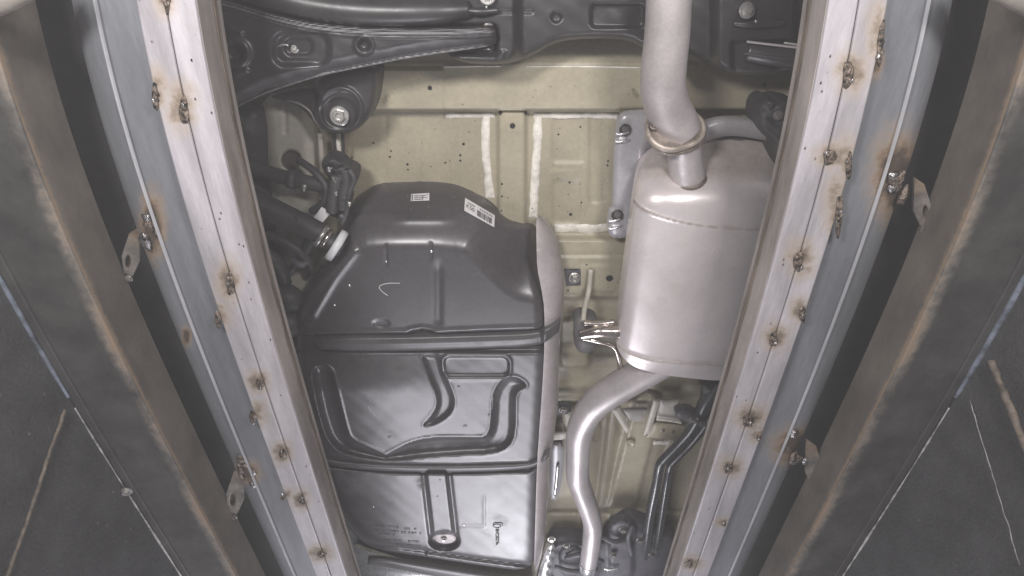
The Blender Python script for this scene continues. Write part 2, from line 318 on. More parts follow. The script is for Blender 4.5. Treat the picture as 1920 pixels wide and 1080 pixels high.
weldsL = [(345, 208, 12, 24), (432, 533, 10, 22), (487, 720, 10, 12), (531, 852, 9, 12), (566, 940, 8, 11), (604, 1040, 11, 9), (312, 2, 9, 18)]
edgeL = [(291, 182, 8, 24), (409, 600, 8, 18), (474, 783, 9, 16), (531, 932, 6, 9)]
weldsR = [(1590, 140, 13, 22), (1556, 295, 15, 13), (1497, 490, 12, 19), (1450, 637, 11, 14), (1403, 788, 14, 14), (1366, 879, 11, 11), (1291, 1058, 10, 8)]
edgeR = [(1651, 82, 8, 36), (1592, 312, 7, 26), (1573, 405, 9, 40), (1505, 590, 8, 16), (1423, 820, 6, 8), (1357, 982, 5, 6)]
for sgn, side, W_, E_, chw in ((-1, 'left', weldsL, edgeL, [(285, 425, 22, 62), (286, 440, 12, 34), (462, 886, 26, 20), (350, 630, 9, 18)]),
                              (1, 'right', weldsR, edgeR, [(1682, 335, 46, 84), (1676, 360, 26, 44), (1500, 838, 50, 34), (1506, 826, 26, 14), (1640, 120, 14, 26)])):
    rail = thing('lift_rail', ('white steel rail with rusty weld spots, beside the fuel tank' if sgn < 0 else 'white steel rail with rusty weld spots, crossing in front of the muffler'), 'rail', group='steel rails under the car')
    sp = [(x + sgn * a * .4, y - b * .3, a * 2.5, b * 2.0, .68) for x, y, a, b in W_] + [(x, y, a * .8, b * .8, .95) for x, y, a, b in W_] + [(x - sgn * a * .6, y - b * .5, a * 3.0, b * 1.9, .60) for x, y, a, b in E_] + [(x, y, a, b * .9, .9) for x, y, a, b in E_]
    b = .0022
    loft('square_tube', [(.3885, .70), (.3885, ZR + b), (.3885 + b * .3, ZR + b * .3)] + split((.3885 + b, ZR), (.42 - b, ZR), 10) + [(.42 - b * .3, ZR + b * .3), (.42, ZR + b), (.42, .70)], sgn, M_white, rail, spots=sp, n=620)
    loft('square_tube', [(.354, ZR + b), (.354 + b * .3, ZR + b * .3)] + split((.354 + b, ZR), (.3872 - b, ZR), 10) + [(.3872 - b * .3, ZR + b * .3), (.3872, ZR + b), (.3872, .70), (.3540, .70)], sgn, M_white, rail, spots=sp, n=620)
    loft('tube_side', split((.3532, ZR + .003), (.3532, .697), 5) + [(.3538, .697), (.3538, ZR + .003)], sgn, M_side, rail, n=420)
    loft('edge_strip', [(.3520, .699), (.3520, .706), (.3535, .708), (.40, .708), (.40, .701)], sgn, M_strip, rail)
    loft('edge_strip', [(.3518, .710), (.3518, .7155), (.40, .7155), (.40, .710)], sgn, M_side, rail)
    # galvanised channel with its raised lip and rounded outer flange
    cs = [(x, y, a, bb, 1.0) for x, y, a, bb in chw]
    arc = [(.4780 + .050 * math.sin(t), .6765 + .050 * (1 - math.cos(t))) for t in np.linspace(.08, 1.5, 22)]
    loft('channel', split((.4205, .6755), (.4710, .6755), 8) + [(.4716, .6725), (.4732, .6708), (.4748, .6708), (.4762, .6725), (.4772, .6768)] + arc + [(.5285, .785), (.4205, .785)], sgn, M_galv, rail, spots=cs, n=420)
    loft('ridge_highlight', [(.4716, .6722), (.4728, .6702), (.4750, .6702), (.4764, .6722)], sgn, M_lip, rail, n=300)  # extra strip over the lip, its pale colour is the ridge highlight
    for i, (x, y, a, c) in enumerate(W_ + E_):
        p = P(x, y, ZR - .0005); s = zc(y, ZR) / F
        blob('weld_bead', p, a * .72 * s, c * .85 * s * 1.3, .0016, M_weld, rail, seed=i + 40 * sgn + 50, rot=-.25 * sgn)
        for k in range(4):
            q = P(x + random.uniform(-.5, .5) * a, y + random.uniform(-.7, .7) * c, ZR - .0022)
            blob('weld_bead', q, .0022, .0026, .0018, M_weldb if k == 0 else M_weld, rail, seed=i * 7 + k)
    # spatter grains stuck along the inner edge
    for k in range(13):
        y = random.uniform(30, 1060); r = (y - 540) / F
        X = (.357 + abs(random.gauss(0, .010))) * bow(np.array((ST + r * CT) / (CT - r * ST) * ZR)); q = P(960, y, ZR)
        blob('weld_spatter', (sgn * X, q[1], ZR - .0002), .0010, .0017, .0008, M_weld, rail, seed=k)
    # welded tabs with a slot, bridging rail and beam
    for (tx, ty, bx_, by_) in (((240, 478, 285, 430), (436, 925, 462, 888)) if sgn < 0 else ((1735, 385, 1683, 340), (1532, 876, 1500, 838))):
        z = .705; s = zc(ty, z) / F; o = sgn
        out = [(tx - o * 20, ty - 52), (tx - o * 2, ty - 40), (tx + o * 12, ty + 2), (tx + o * 8, ty + 34), (tx - o * 8, ty + 40), (tx - o * 22, ty + 10)]
        t = relief('bracket', out, z, lambda x, y, d, tx=tx, ty=ty: .008 * groove(np.hypot((x - tx) / 1, (y - ty - 12) / 2.6), 4.5, 1.2), M_tab, rail, step=2, skirt=.004,
                   stain_or_shading=lambda x, y, d, tx=tx, ty=ty: .5 * np.exp(-((y - ty + 45) / 25) ** 2) + 1.2 * groove(np.hypot((x - tx), (y - ty - 12) / 2.6), 4.5, 1.5))  # dark inside of the slot is painted in as well
        bolt(tx + o * -2, ty + 44, z, 7, M_dbolt, t, socket=False)
        for k in range(7):
            q = P(bx_ + random.uniform(-14, 14), by_ + random.uniform(-28, 28), .676)
            blob('weld_bead', q, random.uniform(.004, .008), random.uniform(.006, .014), .004, M_weldb if k % 4 == 0 else M_weld, rail, seed=k + 200)
    beam = thing('steel_beam', ('brown painted steel beam with a rusty lower edge, left of the rails' if sgn < 0 else 'brown painted steel beam with a rusty lower edge, right of the rails'), 'beam', group='brown steel beams')
    ed = lambda px, py, V: .62 * np.exp(-((V[..., 2] - .642) / .006) ** 2)
    loft('web', split((.573, .712), (.573, .6425), 12) + [(.590, .6425), (.590, .712)], sgn, M_beam, beam, edge=ed)
    ed2 = lambda px, py, V: .62 * np.exp(-(((np.abs(V[..., 0]) / bow(V[..., 1])) - .574) / .013) ** 2) * (.75 + .5 * np.sin(V[..., 1] * 23) * np.sin(V[..., 1] * 9.1))
    loft('flange', [(.5728, .6425)] + [(.5732, .6405)] + split((.575, .640), (.695, .640), 24) + [(.695, .66)], sgn, M_beam_shade, beam, edge=ed2)
    loft('edge_angle', [(.664, .6395), (.664, .6375), (.6665, .6365), (.676, .6365), (.676, .6395)], sgn, M_beam_shade, beam)
    wall = loft('pit_wall', [(.683, .6385), (.683, .45), (.683, .2), (.683, -.5), (.72, -.5), (.72, .6385)], sgn, M_wall, None, n=160); tag(wall, None, kind='structure')
    deck = loft('runway_deck', [(.44, .80), (1.3, .80), (1.3, .83), (.44, .83)], sgn, M_deck, None, n=120); tag(deck, None, kind='structure')
    cp = thing('cross_pipe', 'pale tan pipe end at the top ' + ('left' if sgn < 0 else 'right') + ' corner above the brown beam', 'pipe')
    tube('pipe_body', [(960 + sgn * (x - 960), y, .60, rr_) for x, y, rr_ in ((1990, 24, 26), (1930, 0, 26), (1885, -22, 26), (1850, -48, 24))], M_tanp, cp, seg=20)
    # painted corner strip and thin sealant line where wall meets beam
    def cy(py, z=.637): r = (py - 540) / F; return float((ST + r * CT) / (CT - r * ST) * z)
    rb = .0032 if sgn < 0 else .0042
    Ya = np.linspace(cy(380), cy(745), 90); tag(sweep('corner_strip', np.stack((sgn * .6815 * bow(Ya), Ya, .6372 + 0 * Ya), 1), rb * (1 + .25 * np.sin(Ya * 40) * np.sin(Ya * 13)), M_blue, None, 8),
        'pale blue strip along the top corner of the ' + ('left' if sgn < 0 else 'right') + ' dark pit wall', 'edging strip')
    Yb = np.linspace(cy(765), cy(1110), 120); tag(sweep('sealant_bead', np.stack((sgn * .6815 * bow(Yb), Yb, .6372 + 0 * Yb), 1), .0016 * (1 + .5 * np.sin(Yb * 31) * np.sin(Yb * 17 + 1)), M_pale, None, 8),
        'thin pale line of sealant in the corner of the ' + ('left' if sgn < 0 else 'right') + ' pit wall', 'sealant')
XW = .683 * .985
def wall_line(name, a, b, X, r, m, label, cat, n=30):
    A, B = PX(*a, X), PX(*b, X); t = np.linspace(0, 1, n)[:, None]; C = A + (B - A) * t + rng.normal(0, .0007, (n, 3)) * (0, 1, 1)
    return tag(sweep(name, C, r * (1 + .12 * np.sin(np.arange(n) * .9) * np.sin(np.arange(n) * .37)), m, None, 6), label, cat)
wall_line('rust_streak', (122, 768), (-20, 1180), -XW, .0026, M_tan, 'tan rust streak slanting down the left dark pit wall', 'streak')
wall_line('rust_streak', (1858, 676), (1960, 930), XW, .0048, M_tan, 'broad tan rust streak slanting down the right dark pit wall', 'streak')
wall_line('crack', (1819, 752), (1912, 1060), XW, .0007, M_pale, 'thin pale crack below the corner of the right pit wall', 'crack')
bo = bolt(237, 921, .634, 10, M_bolt, None, (.3, 0, -1), 'wall_bolt', False); tag(bo, 'small bright bolt on the left dark wall corner', 'bolt')

# ------------------------------------------------------------------ car underbody (beige floor)
ZF = 1.08
body = thing('car_underbody', 'beige painted car underbody with pressed ribs and white seam sealer', 'car underbody')
ribs = [([(1152, 770), (1122, 1000)], 9, .012), ([(1215, 760), (1162, 960)], 26, .016), ([(1282, 800), (1200, 1000)], 12, .010), ([(1098, 760), (1085, 1000)], 5, .006)]
def floor_dz(x, y, d):
    z = np.zeros_like(x)
    z -= .052 * ss(70, 122, y) * (1 - ss(203, 209, y)) * ss(650, 690, x)                           # rear cross member
    z -= .004 * groove(np.abs(x - 765), 66, 2) * ss(128, 131, y) * (1 - ss(214, 217, y))              # doubler plate
    z -= .020 * groove(sbox(x, y, 960, 310, 26, 122, 6), 0, 4) * (y > 209)                            # centre beam
    for cx in (722, 787, 852): z += .0030 * np.exp(-((x - cx + (y - 280) * .03) / 3) ** 2) * ss(215, 225, y) * (1 - ss(345, 360, y))
    for (cx, cy_, hx, hy) in ((1066, 262, 30, 42), (1062, 378, 26, 40), (1120, 300, 16, 80)): z += .0045 * groove(sbox(x, y, cx, cy_, hx, hy, 6), 0, 3)
    z -= .0025 * np.exp(-((y - 323) / 3) ** 2) * groove(np.abs(x - 1058), 24, 4)
    z -= .030 * ss(440, 452, y) * (1 - ss(556, 562, y)) + .006 * ss(478, 484, y) * (1 - ss(556, 562, y))
    z -= .004 * groove(sbox(x, y, 1128, 522, 40, 24, 4), 0, 2)
    for (yy, a) in ((575, .004), (604, -.006), (640, .004), (672, -.005), (690, -.004), (724, -.006), (741, .006), (770, -.004)): z += a * np.exp(-((y - yy) / 8) ** 2)
    z -= .012 * groove(sbox(x, y, 1078, 642, 28, 46, 10), 0, 4)
    low = ss(748, 760, y)
    z += .02 * low
    for pts, wd, h in ribs: z -= h * groove(dpoly(x, y, pts)[0], wd, 3.5)
    z -= .014 * ss(955, 962, y) + .012 * ss(1000, 1006, y)
    z += .0006 * wob(x, y, 60, 3)
    return z
def floor_st(x, y, d):
    s = .18 * ss(70, 90, y) * (1 - ss(118, 126, y)) * ss(980, 1000, x)  # darker along the cross member's sloping rear face
    s = np.maximum(s, .30 * np.exp(-((y - 207) / 2.5) ** 2) * (.5 + .5 * wob(x, y, 25, 2)))
    s = np.maximum(s, .9 * groove(np.hypot((x - 806) / 1.0, (y - 165)), 4, 1.5)); s = np.maximum(s, .9 * groove(np.hypot(x - 1434, y - 159), 4, 1.5))
    s = np.maximum(s, .5 * groove(dpoly(x, y, [(726, 180), (722, 192)])[0], 5, 1.5)); s = np.maximum(s, .5 * groove(dpoly(x, y, [(1188, 170), (1194, 180)])[0], 5, 1.5))
    s = np.maximum(s, .9 * groove(np.hypot(x - 961, y - 236), 5, 1.5))
    for (a, b) in ((938, 212), (985, 212)): s = np.maximum(s, .9 * groove(np.hypot(x - a, y - b), 4, 2))
    s = np.maximum(s, .9 * groove(np.hypot((x - 1143), (y - 522) * 1.5), 7, 1.5)); s = np.maximum(s, .5 * groove(np.abs(dpoly(x, y, [(1168, 505), (1150, 549), (1060, 550)])[0]), 2, 1.5))
    s = np.maximum(s, .25 * groove(dpoly(x, y, [(962, 388), (962, 405)])[0], 3, 1.5))
    s = np.maximum(s, .35 * ss(955, 1010, y))
    return s
relief('floor_panel', [(430, 55), (1570, 55), (1570, 1130), (430, 1130)], ZF, floor_dz, M_floor, body, step=4, skirt=0, stain_or_shading=floor_st)
def on_floor(x, y): return ZF + float(floor_dz(np.array([x], float), np.array([y], float), None)[0])
def sealant(pts, wd, z_off=.004, seed=1):
    p = catmull(np.array(pts, float), 10); n = len(p); T = np.gradient(p, axis=0); T /= np.linalg.norm(T, axis=1)[:, None]; Nn = np.stack((-T[:, 1], T[:, 0]), 1)
    r = np.random.default_rng(seed); j1 = np.convolve(r.normal(0, 1.4, n + 6), np.ones(5) / 3, 'same')[3:-3]; j2 = np.convolve(r.normal(0, 1.4, n + 6), np.ones(5) / 3, 'same')[3:-3]
    out = np.vstack((p + Nn * (wd + j1)[:, None], (p - Nn * (wd + j2)[:, None])[::-1])); zz = on_floor(*p[n // 2])
    relief('seam_sealer', out, zz - .001, lambda x, y, d: -z_off * (1 - np.exp(-d / 2.5)) + .0007 * wob(x, y, 5, seed), M_seal, body, step=2, skirt=.004)
sealant([(913, 216), (910, 262), (913, 310), (920, 372)], 8, seed=1); sealant([(835, 215), (870, 216), (928, 215)], 5.5, seed=2)
sealant([(1009, 212), (1007, 270), (1004, 340), (1000, 408)], 8, seed=3); sealant([(1000, 216), (1060, 215), (1120, 216), (1160, 218)], 6.5, seed=4)
sealant([(1040, 428), (1070, 427), (1105, 431), (1145, 426)], 8, seed=5); sealant([(1206, 828), (1240, 830), (1268, 826)], 4, seed=6)
for pts, wd in (([(832, 125), (910, 124), (940, 124)], 1.6), ([(984, 125), (1100, 125), (1205, 127)], 1.6)):
    z = on_floor(pts[1][0], 126) - .001; C = np.array([P(x, y, z) for x, y in catmull(np.array(pts, float), 6)]); sweep('weld_seam', C, .0013, M_seal, body, 8)
for (x, y, r) in ((806, 165, 4), (1434, 159, 4), (961, 236, 5), (1143, 522, 6.5), (1181, 833, 5), (938, 211, 3.5), (985, 211, 3.5), (1070, 402, 3), (869, 270, 2.5), (863, 291, 2.2), (863, 301, 2), (731, 294, 2), (733, 283, 1.6), (764, 308, 2.2), (660, 295, 1.8), (765, 318, 1.6), (941, 345, 2), (941, 368, 1.8), (940, 395, 1.6), (1047, 252, 1.8), (1068, 342, 2), (1088, 238, 1.7), (1140, 302, 1.8), (1139, 310, 1.8), (1090, 380, 1.6), (835, 305, 1.8), (700, 268, 1.8), (1100, 497, 2), (1065, 545, 1.8)):
    z = on_floor(x, y) - .0012; lathe('hole', [(r * zc(y, z) / F, 0), (r * .9 * zc(y, z) / F, .0006)], facing(P(x, y, z)), M_hole, body, 16)
bolt(1077, 521, on_floor(1077, 521) - .004, 12, M_bolt, body)
relief('bracket', [(1058, 505), (1095, 505), (1093, 535), (1062, 536)], on_floor(1077, 521) - .003, None, M_dgrey, body, step=3, skirt=.004)
# beige side frame on the left with a big hole
fr = relief('side_frame', [(480, 175), (590, 170), (600, 240), (602, 330), (608, 420), (600, 520), (570, 620), (520, 620), (505, 420), (490, 300)], 1.03,
       lambda x, y, d: .05 * (1 - np.sqrt(np.clip(1 - (1 - np.clip(d / 34, 0, 1)) ** 2, 0, 1))) + .012 * groove(np.hypot(x - 546, y - 300), 18, 3) + .004 * np.exp(-((x - 535) / 4) ** 2) * (y < 250), M_frame, body, soft=1,
       stain_or_shading=lambda x, y, d: .95 * groove(np.hypot(x - 546, y - 300), 18, 2) + .3 * ss(0, 1, wob(x, y, 40, 1)) * (x < 560))  # dark inside of the hole is put into the colour
tube('frame_flange', [(600, 250, 1.02, 5), (603, 300, 1.02, 5), (604, 340, 1.02, 5), (600, 372, 1.02, 4)], M_frame, body, seg=10)
for x in (626, 642): tube('wire', [(x, 240, 1.03, 3), (x + 2, 280, 1.03, 3), (x + 4, 320, 1.04, 3)], M_line, body, seg=8)
tube('conduit', [(633, 240, 1.035, 5), (635, 280, 1.035, 5), (638, 320, 1.04, 5)], M_seal, body, seg=8)
liner = relief('wheel_liner', [(300, 150), (470, 190), (498, 215), (500, 330), (512, 420), (520, 520), (548, 560), (566, 640), (600, 760), (640, 900), (680, 1000), (640, 1120), (300, 900)], 1.0,
       lambda x, y, d: .03 * np.exp(-d / 22) + .004 * wob(x, y, 30, 4), M_rub, body, step=5, soft=1)
liner['label'] = 'black wheel arch liner in shadow'
tube('rubber_bush', [(512, 552, 1.0, 22), (538, 558, .99, 26), (556, 566, .99, 20), (564, 570, 1.0, 8)], M_rub, body, seg=16)
tube('rubber_bush', [(505, 605, 1.0, 26), (538, 606, .985, 30), (556, 610, .99, 22), (565, 612, 1.0, 8)], M_rub, body, seg=16)
# lower right brackets on the floor
def plate(name, out, z, m, parent, sk=.006, r=6, h=.006, soft=1, step=2.5):
    return relief(name, out, z, lambda x, y, d: h * np.exp(-d / r), m, parent, step=step, skirt=sk, soft=soft)
plate('bracket', [(1164, 768), (1213, 766), (1210, 788), (1198, 791), (1178, 788)], 1.045, M_hs2, body, soft=0)
tube('bracket_edge', [(1174, 766, 1.04, 1.6), (1194, 766, 1.04, 1.6), (1213, 767, 1.04, 1.6)], M_dgrey, body, seg=8)
plate('bracket', [(1032, 832), (1056, 832), (1058, 872), (1046, 938), (1030, 936), (1032, 880)], 1.05, M_hs, body)
tube('bracket_slot', [(1046, 872, 1.046, 3), (1043, 905, 1.046, 3), (1040, 928, 1.046, 2.5)], M_bright, body, seg=8)
plate('bracket', [(1036, 756), (1070, 754), (1072, 776), (1038, 778)], 1.04, M_dgrey, body); bolt(1055, 768, 1.036, 8, M_dbolt, body)
plate('gusset', [(1146, 768), (1162, 764), (1181, 806), (1175, 813)], 1.035, M_frame, body, soft=0)
plate('gusset', [(1226, 750), (1237, 752), (1219, 813), (1206, 817)], 1.035, M_frame, body, soft=0)
plate('bracket', [(1238, 750), (1272, 752), (1268, 780), (1278, 791), (1231, 784)], 1.035, M_hs2, body, soft=0)
tube('bracket_edge', [(1231, 786, 1.03, 2), (1252, 788, 1.03, 2), (1278, 793, 1.03, 2)], M_seal, body, seg=8)
plate('bracket', [(1226, 793), (1280, 797), (1292, 806), (1276, 826), (1212, 820)], 1.05, M_floor, body, soft=0)
plate('doubler', [(1052, 760), (1120, 770), (1128, 826), (1060, 826)], 1.07, M_floor, body, soft=0)
lathe('boss', [(13 * .00112, 0), (11 * .00112, .004), (8 * .00112, .005), (5 * .00112, .001)], facing(P(1181, 832, 1.078)), M_floor, body, 20)
plate('bracket', [(1030, 812), (1062, 810), (1062, 824), (1030, 826)], 1.055, M_seal, body)
for (x, y) in ((1243, 808), (1262, 810)): lathe('hole', [(.005, 0), (.0045, .0006)], facing(P(x, y, 1.0485)), M_dbolt, body, 14)

# ------------------------------------------------------------------ heat shield above the muffler
ZH = 1.0
hs = thing('heat_shield', 'grey pressed heat shield with bolted tabs behind the muffler', 'heat shield')
def hs_dz(x, y, d):
    z = .012 * np.exp(-d / 5) - .0
    z += .02 * groove(sbox(x, y, 1330, 360, 118, 110, 40), 0, 14)
    for yy in (248, 262): z -= .004 * np.exp(-((y - yy) / 2.5) ** 2) * (x < 1176)
    for yy in (412, 426): z -= .004 * np.exp(-((y - yy) / 2.5) ** 2) * (x < 1166)
    return z
relief('shield_panel', [(1155, 232), (1162, 214), (1175, 208), (1212, 206), (1262, 214), (1318, 226), (1360, 219), (1415, 223), (1440, 240), (1470, 270), (1470, 440), (1300, 450), (1195, 440), (1168, 447), (1145, 446), (1138, 425), (1140, 392), (1148, 388), (1150, 300), (1152, 262)], ZH, hs_dz, M_hs, hs, soft=1, skirt=.006,
       stain_or_shading=lambda x, y, d: .25 * ss(1200, 1300, x) + .1 * wob(x, y, 50, 2))
relief('shield_rim', [(1316, 234), (1335, 223), (1365, 219), (1418, 224), (1446, 244), (1462, 266), (1436, 264), (1400, 257), (1365, 254), (1336, 262), (1316, 270)], .965, lambda x, y, d: .012 * np.exp(-d / 5), M_hs, hs, soft=1, skirt=.01)
for (x, y) in ((1172, 243), (1157, 403)):
    z = ZH - .004; s = zc(y, z) / F; lathe('bolt', [(11 * s, 0), (11 * s, .003), (9 * s, .004), (6 * s, .0015)], facing(P(x, y, z)), M_black, hs, 20); bolt(x, y, z - .001, 6, M_dbolt, hs, socket=False)
for yy, xa, xb in ((251, 1155, 1180), (265, 1153, 1180), (414, 1141, 1163), (428, 1141, 1163)):
    tube('embossed_rib', [(xa, yy, ZH - .007, 2.2), ((xa + xb) / 2, yy, ZH - .008, 2.4), (xb, yy - 4, ZH - .006, 1.8)], M_bright, hs, seg=8)

# ------------------------------------------------------------------ exhaust
ex = thing('exhaust', 'aluminised steel exhaust with large muffler, flanged pipe and bent outlet pipe', 'exhaust')
ZM = .885
mo = [(1192, 345), (1200, 308), (1220, 285), (1262, 270), (1340, 262), (1430, 262), (1462, 275), (1474, 310), (1462, 400), (1404, 640), (1396, 690), (1385, 712), (1345, 714), (1300, 710), (1240, 703), (1190, 690), (1164, 668), (1153, 640), (1163, 560), (1180, 430)]
def m_c(y): return 1331 - (y - 330) * .165          # centre line
def m_w(y): return 141 - (y - 330) * .045
def muff_dz(x, y, d):
    t = np.clip(np.abs(x - m_c(y)) / m_w(y), 0, 1)
    z = .075 * (1 - (1 - t ** 3.0) ** (1 / 3.0))
    q = np.maximum((394 - y) / 108, 0); z += .115 * np.where(q < .5, q * q, q - .25)
    e2 = np.clip((y - 684) / 30, 0, 1.2); z += .02 * e2 ** 2
    s1 = dpoly(x, y, SEAM1)[0]; s2 = dpoly(x, y, SEAM2)[0]
    z -= .0024 * np.exp(-(s1 / 3.2) ** 2) + .0024 * np.exp(-(s2 / 3.2) ** 2)
    z -= .0018 * (y < np.interp(x, SEAM1[:, 0], SEAM1[:, 1])) + .0018 * (y > np.interp(x, SEAM2[:, 0], SEAM2[:, 1]))
    z += .0009 * wob(x, y, 55, 5)
    return z
SEAM1 = chaikin([(1185, 372), (1196, 386), (1215, 398), (1255, 412), (1310, 423), (1370, 429), (1440, 432), (1490, 430)], 2, False)
SEAM2 = chaikin([(1150, 634), (1160, 650), (1180, 664), (1215, 675), (1260, 681), (1320, 685), (1440, 688)], 2, False)
def muff_st(x, y, d):
    s = .34 * (1 - ss(318, 356, y)) + .22 * np.exp(-(np.hypot((x - 1285) / 40, (y - 330) / 16)) ** 2)  # browner over the upper end cap and round the inlet
    s = np.maximum(s, .42 * np.exp(-(np.abs(dpoly(x, y, SEAM1)[0] - 1) / 2.2) ** 2)); s = np.maximum(s, .36 * np.exp(-(dpoly(x, y, SEAM2)[0] / 2.5) ** 2))
    s = np.maximum(s, .16 * ss(.35, .8, wob(x, y, 33, 8))); s = np.maximum(s, .30 * np.exp(-np.hypot((x - 1290) / 46, (y - 352) / 9) ** 2)); return np.clip(s, 0, 1)
relief('muffler', mo, ZM, muff_dz, M_muff, ex, step=3, soft=2, skirt=.02, stain_or_shading=muff_st)
tube('muffler_collar', [(1288, 330, .928, 33.5), (1288, 336, .930, 37), (1289, 343, .936, 36), (1290, 352, .950, 30)], M_flange, ex, seg=28)
tube('inlet_stub', [(1290, 352, .955, 31), (1288, 338, .932, 33), (1286, 310, .925, 32), (1283, 280, .92, 32), (1282, 262, .915, 32)], M_pipe, ex, seg=28)
tube('tail_pipe', [(1257, -70, .86, 43), (1254, 0, .86, 42), (1251, 60, .865, 42), (1245, 120, .87, 42), (1243, 165, .88, 42), (1252, 200, .895, 41), (1266, 228, .905, 40), (1276, 248, .91, 38)], M_tail, ex, n=14, seg=32)
# two-lobed flange plate, square to the pipe
def ell_plate(name, px, py, z, nrm, hu, hv, th, m, parent):
    """oval plate with a raised rim, half sizes in photo pixels, facing nrm"""
    sc = zc(py, z) / F; n = Vector(nrm).normalized(); u = Vector((1, .12, 0)); u = (u - n * u.dot(n)).normalized(); v = n.cross(u)
    V = []; f = []; K = 40; prof = ((1.0, -th), (1.02, -th * .3), (1.02, th * .3), (.99, th), (.93, th * 1.1), (.89, th * .9), (.86, 0), (.45, 0))
    for (k, h) in prof:
        for j in range(K):
            t = 2 * math.pi * j / K; lob = 1 + .10 * math.cos(2 * t - .9) + .03 * math.cos(3 * t)
            V.append(Vector(P(px, py, z)) + u * (k * lob * hu * sc * math.cos(t)) + v * (k * lob * hv * sc * math.sin(t)) + n * h)
    for i in range(len(prof) - 1):
        for j in range(K): q = (j + 1) % K; f.append((i * K + j, i * K + q, (i + 1) * K + q, (i + 1) * K + j))
    f.append(tuple(range(K))); f.append(tuple(range((len(prof) - 1) * K, len(prof) * K)))
    return mesh(name, V, f, m, parent)
ell_plate('flange', 1265, 240, .902, (.10, -.80, -.62), 54, 54, .0045, M_flangel, ex)
ell_plate('flange', 1268, 250, .910, (.10, -.80, -.62), 52, 50, .0035, M_flange, ex)
bolt(1297, 246, .888, 10, M_bolt, ex, (.10, -.80, -.62), socket=False); bolt(1226, 236, .888, 9, M_flange, ex, (.10, -.80, -.62), socket=False)
tube('outlet_pipe', [(1262, 668, .925, 30), (1204, 700, .93, 30), (1142, 737, .935, 29), (1108, 766, .94, 27), (1088, 805, .95, 25), (1084, 850, .955, 23), (1083, 882, .96, 22), (1084, 898, .96, 21.5), (1089, 914, .963, 21), (1098, 938, .965, 20), (1108, 968, .97, 18.8), (1111, 982, .97, 18.3), (1111, 996, .97, 18), (1107, 1032, .965, 17), (1103, 1058, .96, 16)], M_pipe, ex, n=12, seg=32)
tube('pipe_end', [(1103, 1055, .96, 16.5), (1101, 1064, .96, 15), (1097, 1067, .965, 12)], M_bright, ex, seg=24)
# hanger: rods into a rubber block
tube('hanger_rod', [(1094, 606, .945, 6), (1125, 607, .94, 6), (1152, 604, .94, 6)], M_chrome, ex, seg=12)
tube('hanger_rod', [(1088, 628, .94, 10), (1120, 622, .93, 12), (1150, 622, .93, 13), (1172, 622, .93, 12)], M_chrome, ex, seg=16)
tube('hanger_rod', [(1090, 634, .94, 4), (1120, 640, .935, 4), (1150, 650, .935, 4), (1160, 672, .94, 5), (1164, 690, .945, 6)], M_chrome, ex, seg=10)
rh = thing('rubber_hanger', 'grey rubber exhaust hanger left of the muffler, below a thin rod', 'hanger')
relief('rubber_block', [(1074, 600), (1084, 590), (1106, 592), (1122, 600), (1124, 640), (1116, 656), (1100, 664), (1084, 660), (1076, 645), (1078, 628)], .955, lambda x, y, d: .02 * np.exp(-d / 8), M_grub, rh, soft=2, skirt=.03)
tube('rod', [(1108, 505, 1.03, 5), (1104, 545, 1.02, 5), (1096, 580, .98, 5), (1094, 602, .96, 5)], M_frame, rh, seg=10)
rh2 = thing('rubber_hanger', 'black rubber exhaust hanger at the upper right of the muffler, half behind the rail', 'hanger')
relief('rubber_block', [(1420, 194), (1438, 181), (1452, 188), (1462, 182), (1500, 190), (1500, 340), (1464, 330), (1448, 292), (1446, 262), (1428, 250), (1416, 225)], .93, lambda x, y, d: .02 * np.exp(-d / 7) + .004 * wob(x, y, 14, 2), M_rub, rh2, soft=1, skirt=.05)
bolt(1459, 216, .925, 9, M_dbolt, rh2, (-.2, -.5, -.8), socket=False); bolt(1446, 196, .928, 7, M_black, rh2, socket=False)

# ------------------------------------------------------------------ fuel tank
ZT = .95
tank = thing('fuel_tank', 'black steel fuel tank with pressed grooves, strap bands and two white stickers', 'fuel tank')
t_out = [(652, 388), (684, 358), (706, 342), (735, 337), (790, 335), (827, 336), (856, 343), (881, 355), (910, 373), (932, 395), (951, 412), (980, 417), (1008, 421), (1009, 460), (1010, 504), (1018, 540), (1024, 580), (1024, 650), (1019, 740), (1013, 820), (1008, 892), (1006, 1000), (1002, 1073), (900, 1060), (800, 1044), (704, 1030), (672, 1011), (642, 975), (612, 920), (590, 850), (570, 780), (556, 710), (552, 650), (556, 592), (566, 550), (589, 519), (616, 492), (640, 455), (645, 420)]
PLATEAU = chaikin([(672, 474), (700, 468), (855, 468), (882, 488), (912, 522), (950, 556), (985, 570), (1040, 572), (1040, 1200), (500, 1200), (500, 640), (588, 590), (620, 540)], 2)
U = chaikin([(604, 684), (618, 688), (626, 700), (640, 760), (653, 812), (662, 825), (690, 838), (722, 852), (722, 852), (745, 840), (768, 828), (800, 820), (850, 818), (903, 820), (917, 811), (921, 780), (922, 745), (932, 720), (948, 706), (968, 705), (986, 716), (988, 726), (972, 732), (967, 745), (967, 812), (955, 838), (925, 851), (860, 854), (800, 858), (740, 866), (690, 862), (640, 850), (616, 828), (602, 790), (590, 740), (583, 700), (590, 687)], 1)
HORN = chaikin([(786, 660), (826, 660), (834, 700), (850, 735), (854, 758), (845, 778), (820, 795), (797, 801), (791, 796), (806, 782), (819, 762), (818, 740), (806, 715), (797, 690)], 2)
def strap_top(x): return np.interp(x, [550, 578, 660, 762, 772, 790, 808, 818, 920, 1000, 1024], [612, 625, 624, 623, 619, 616, 618, 623, 618, 616, 611])
def strap2_top(x): return np.interp(x, [550, 597, 620, 668, 720, 800, 857, 992, 1030], [820, 846, 856, 861, 866, 868, 868, 864, 842])
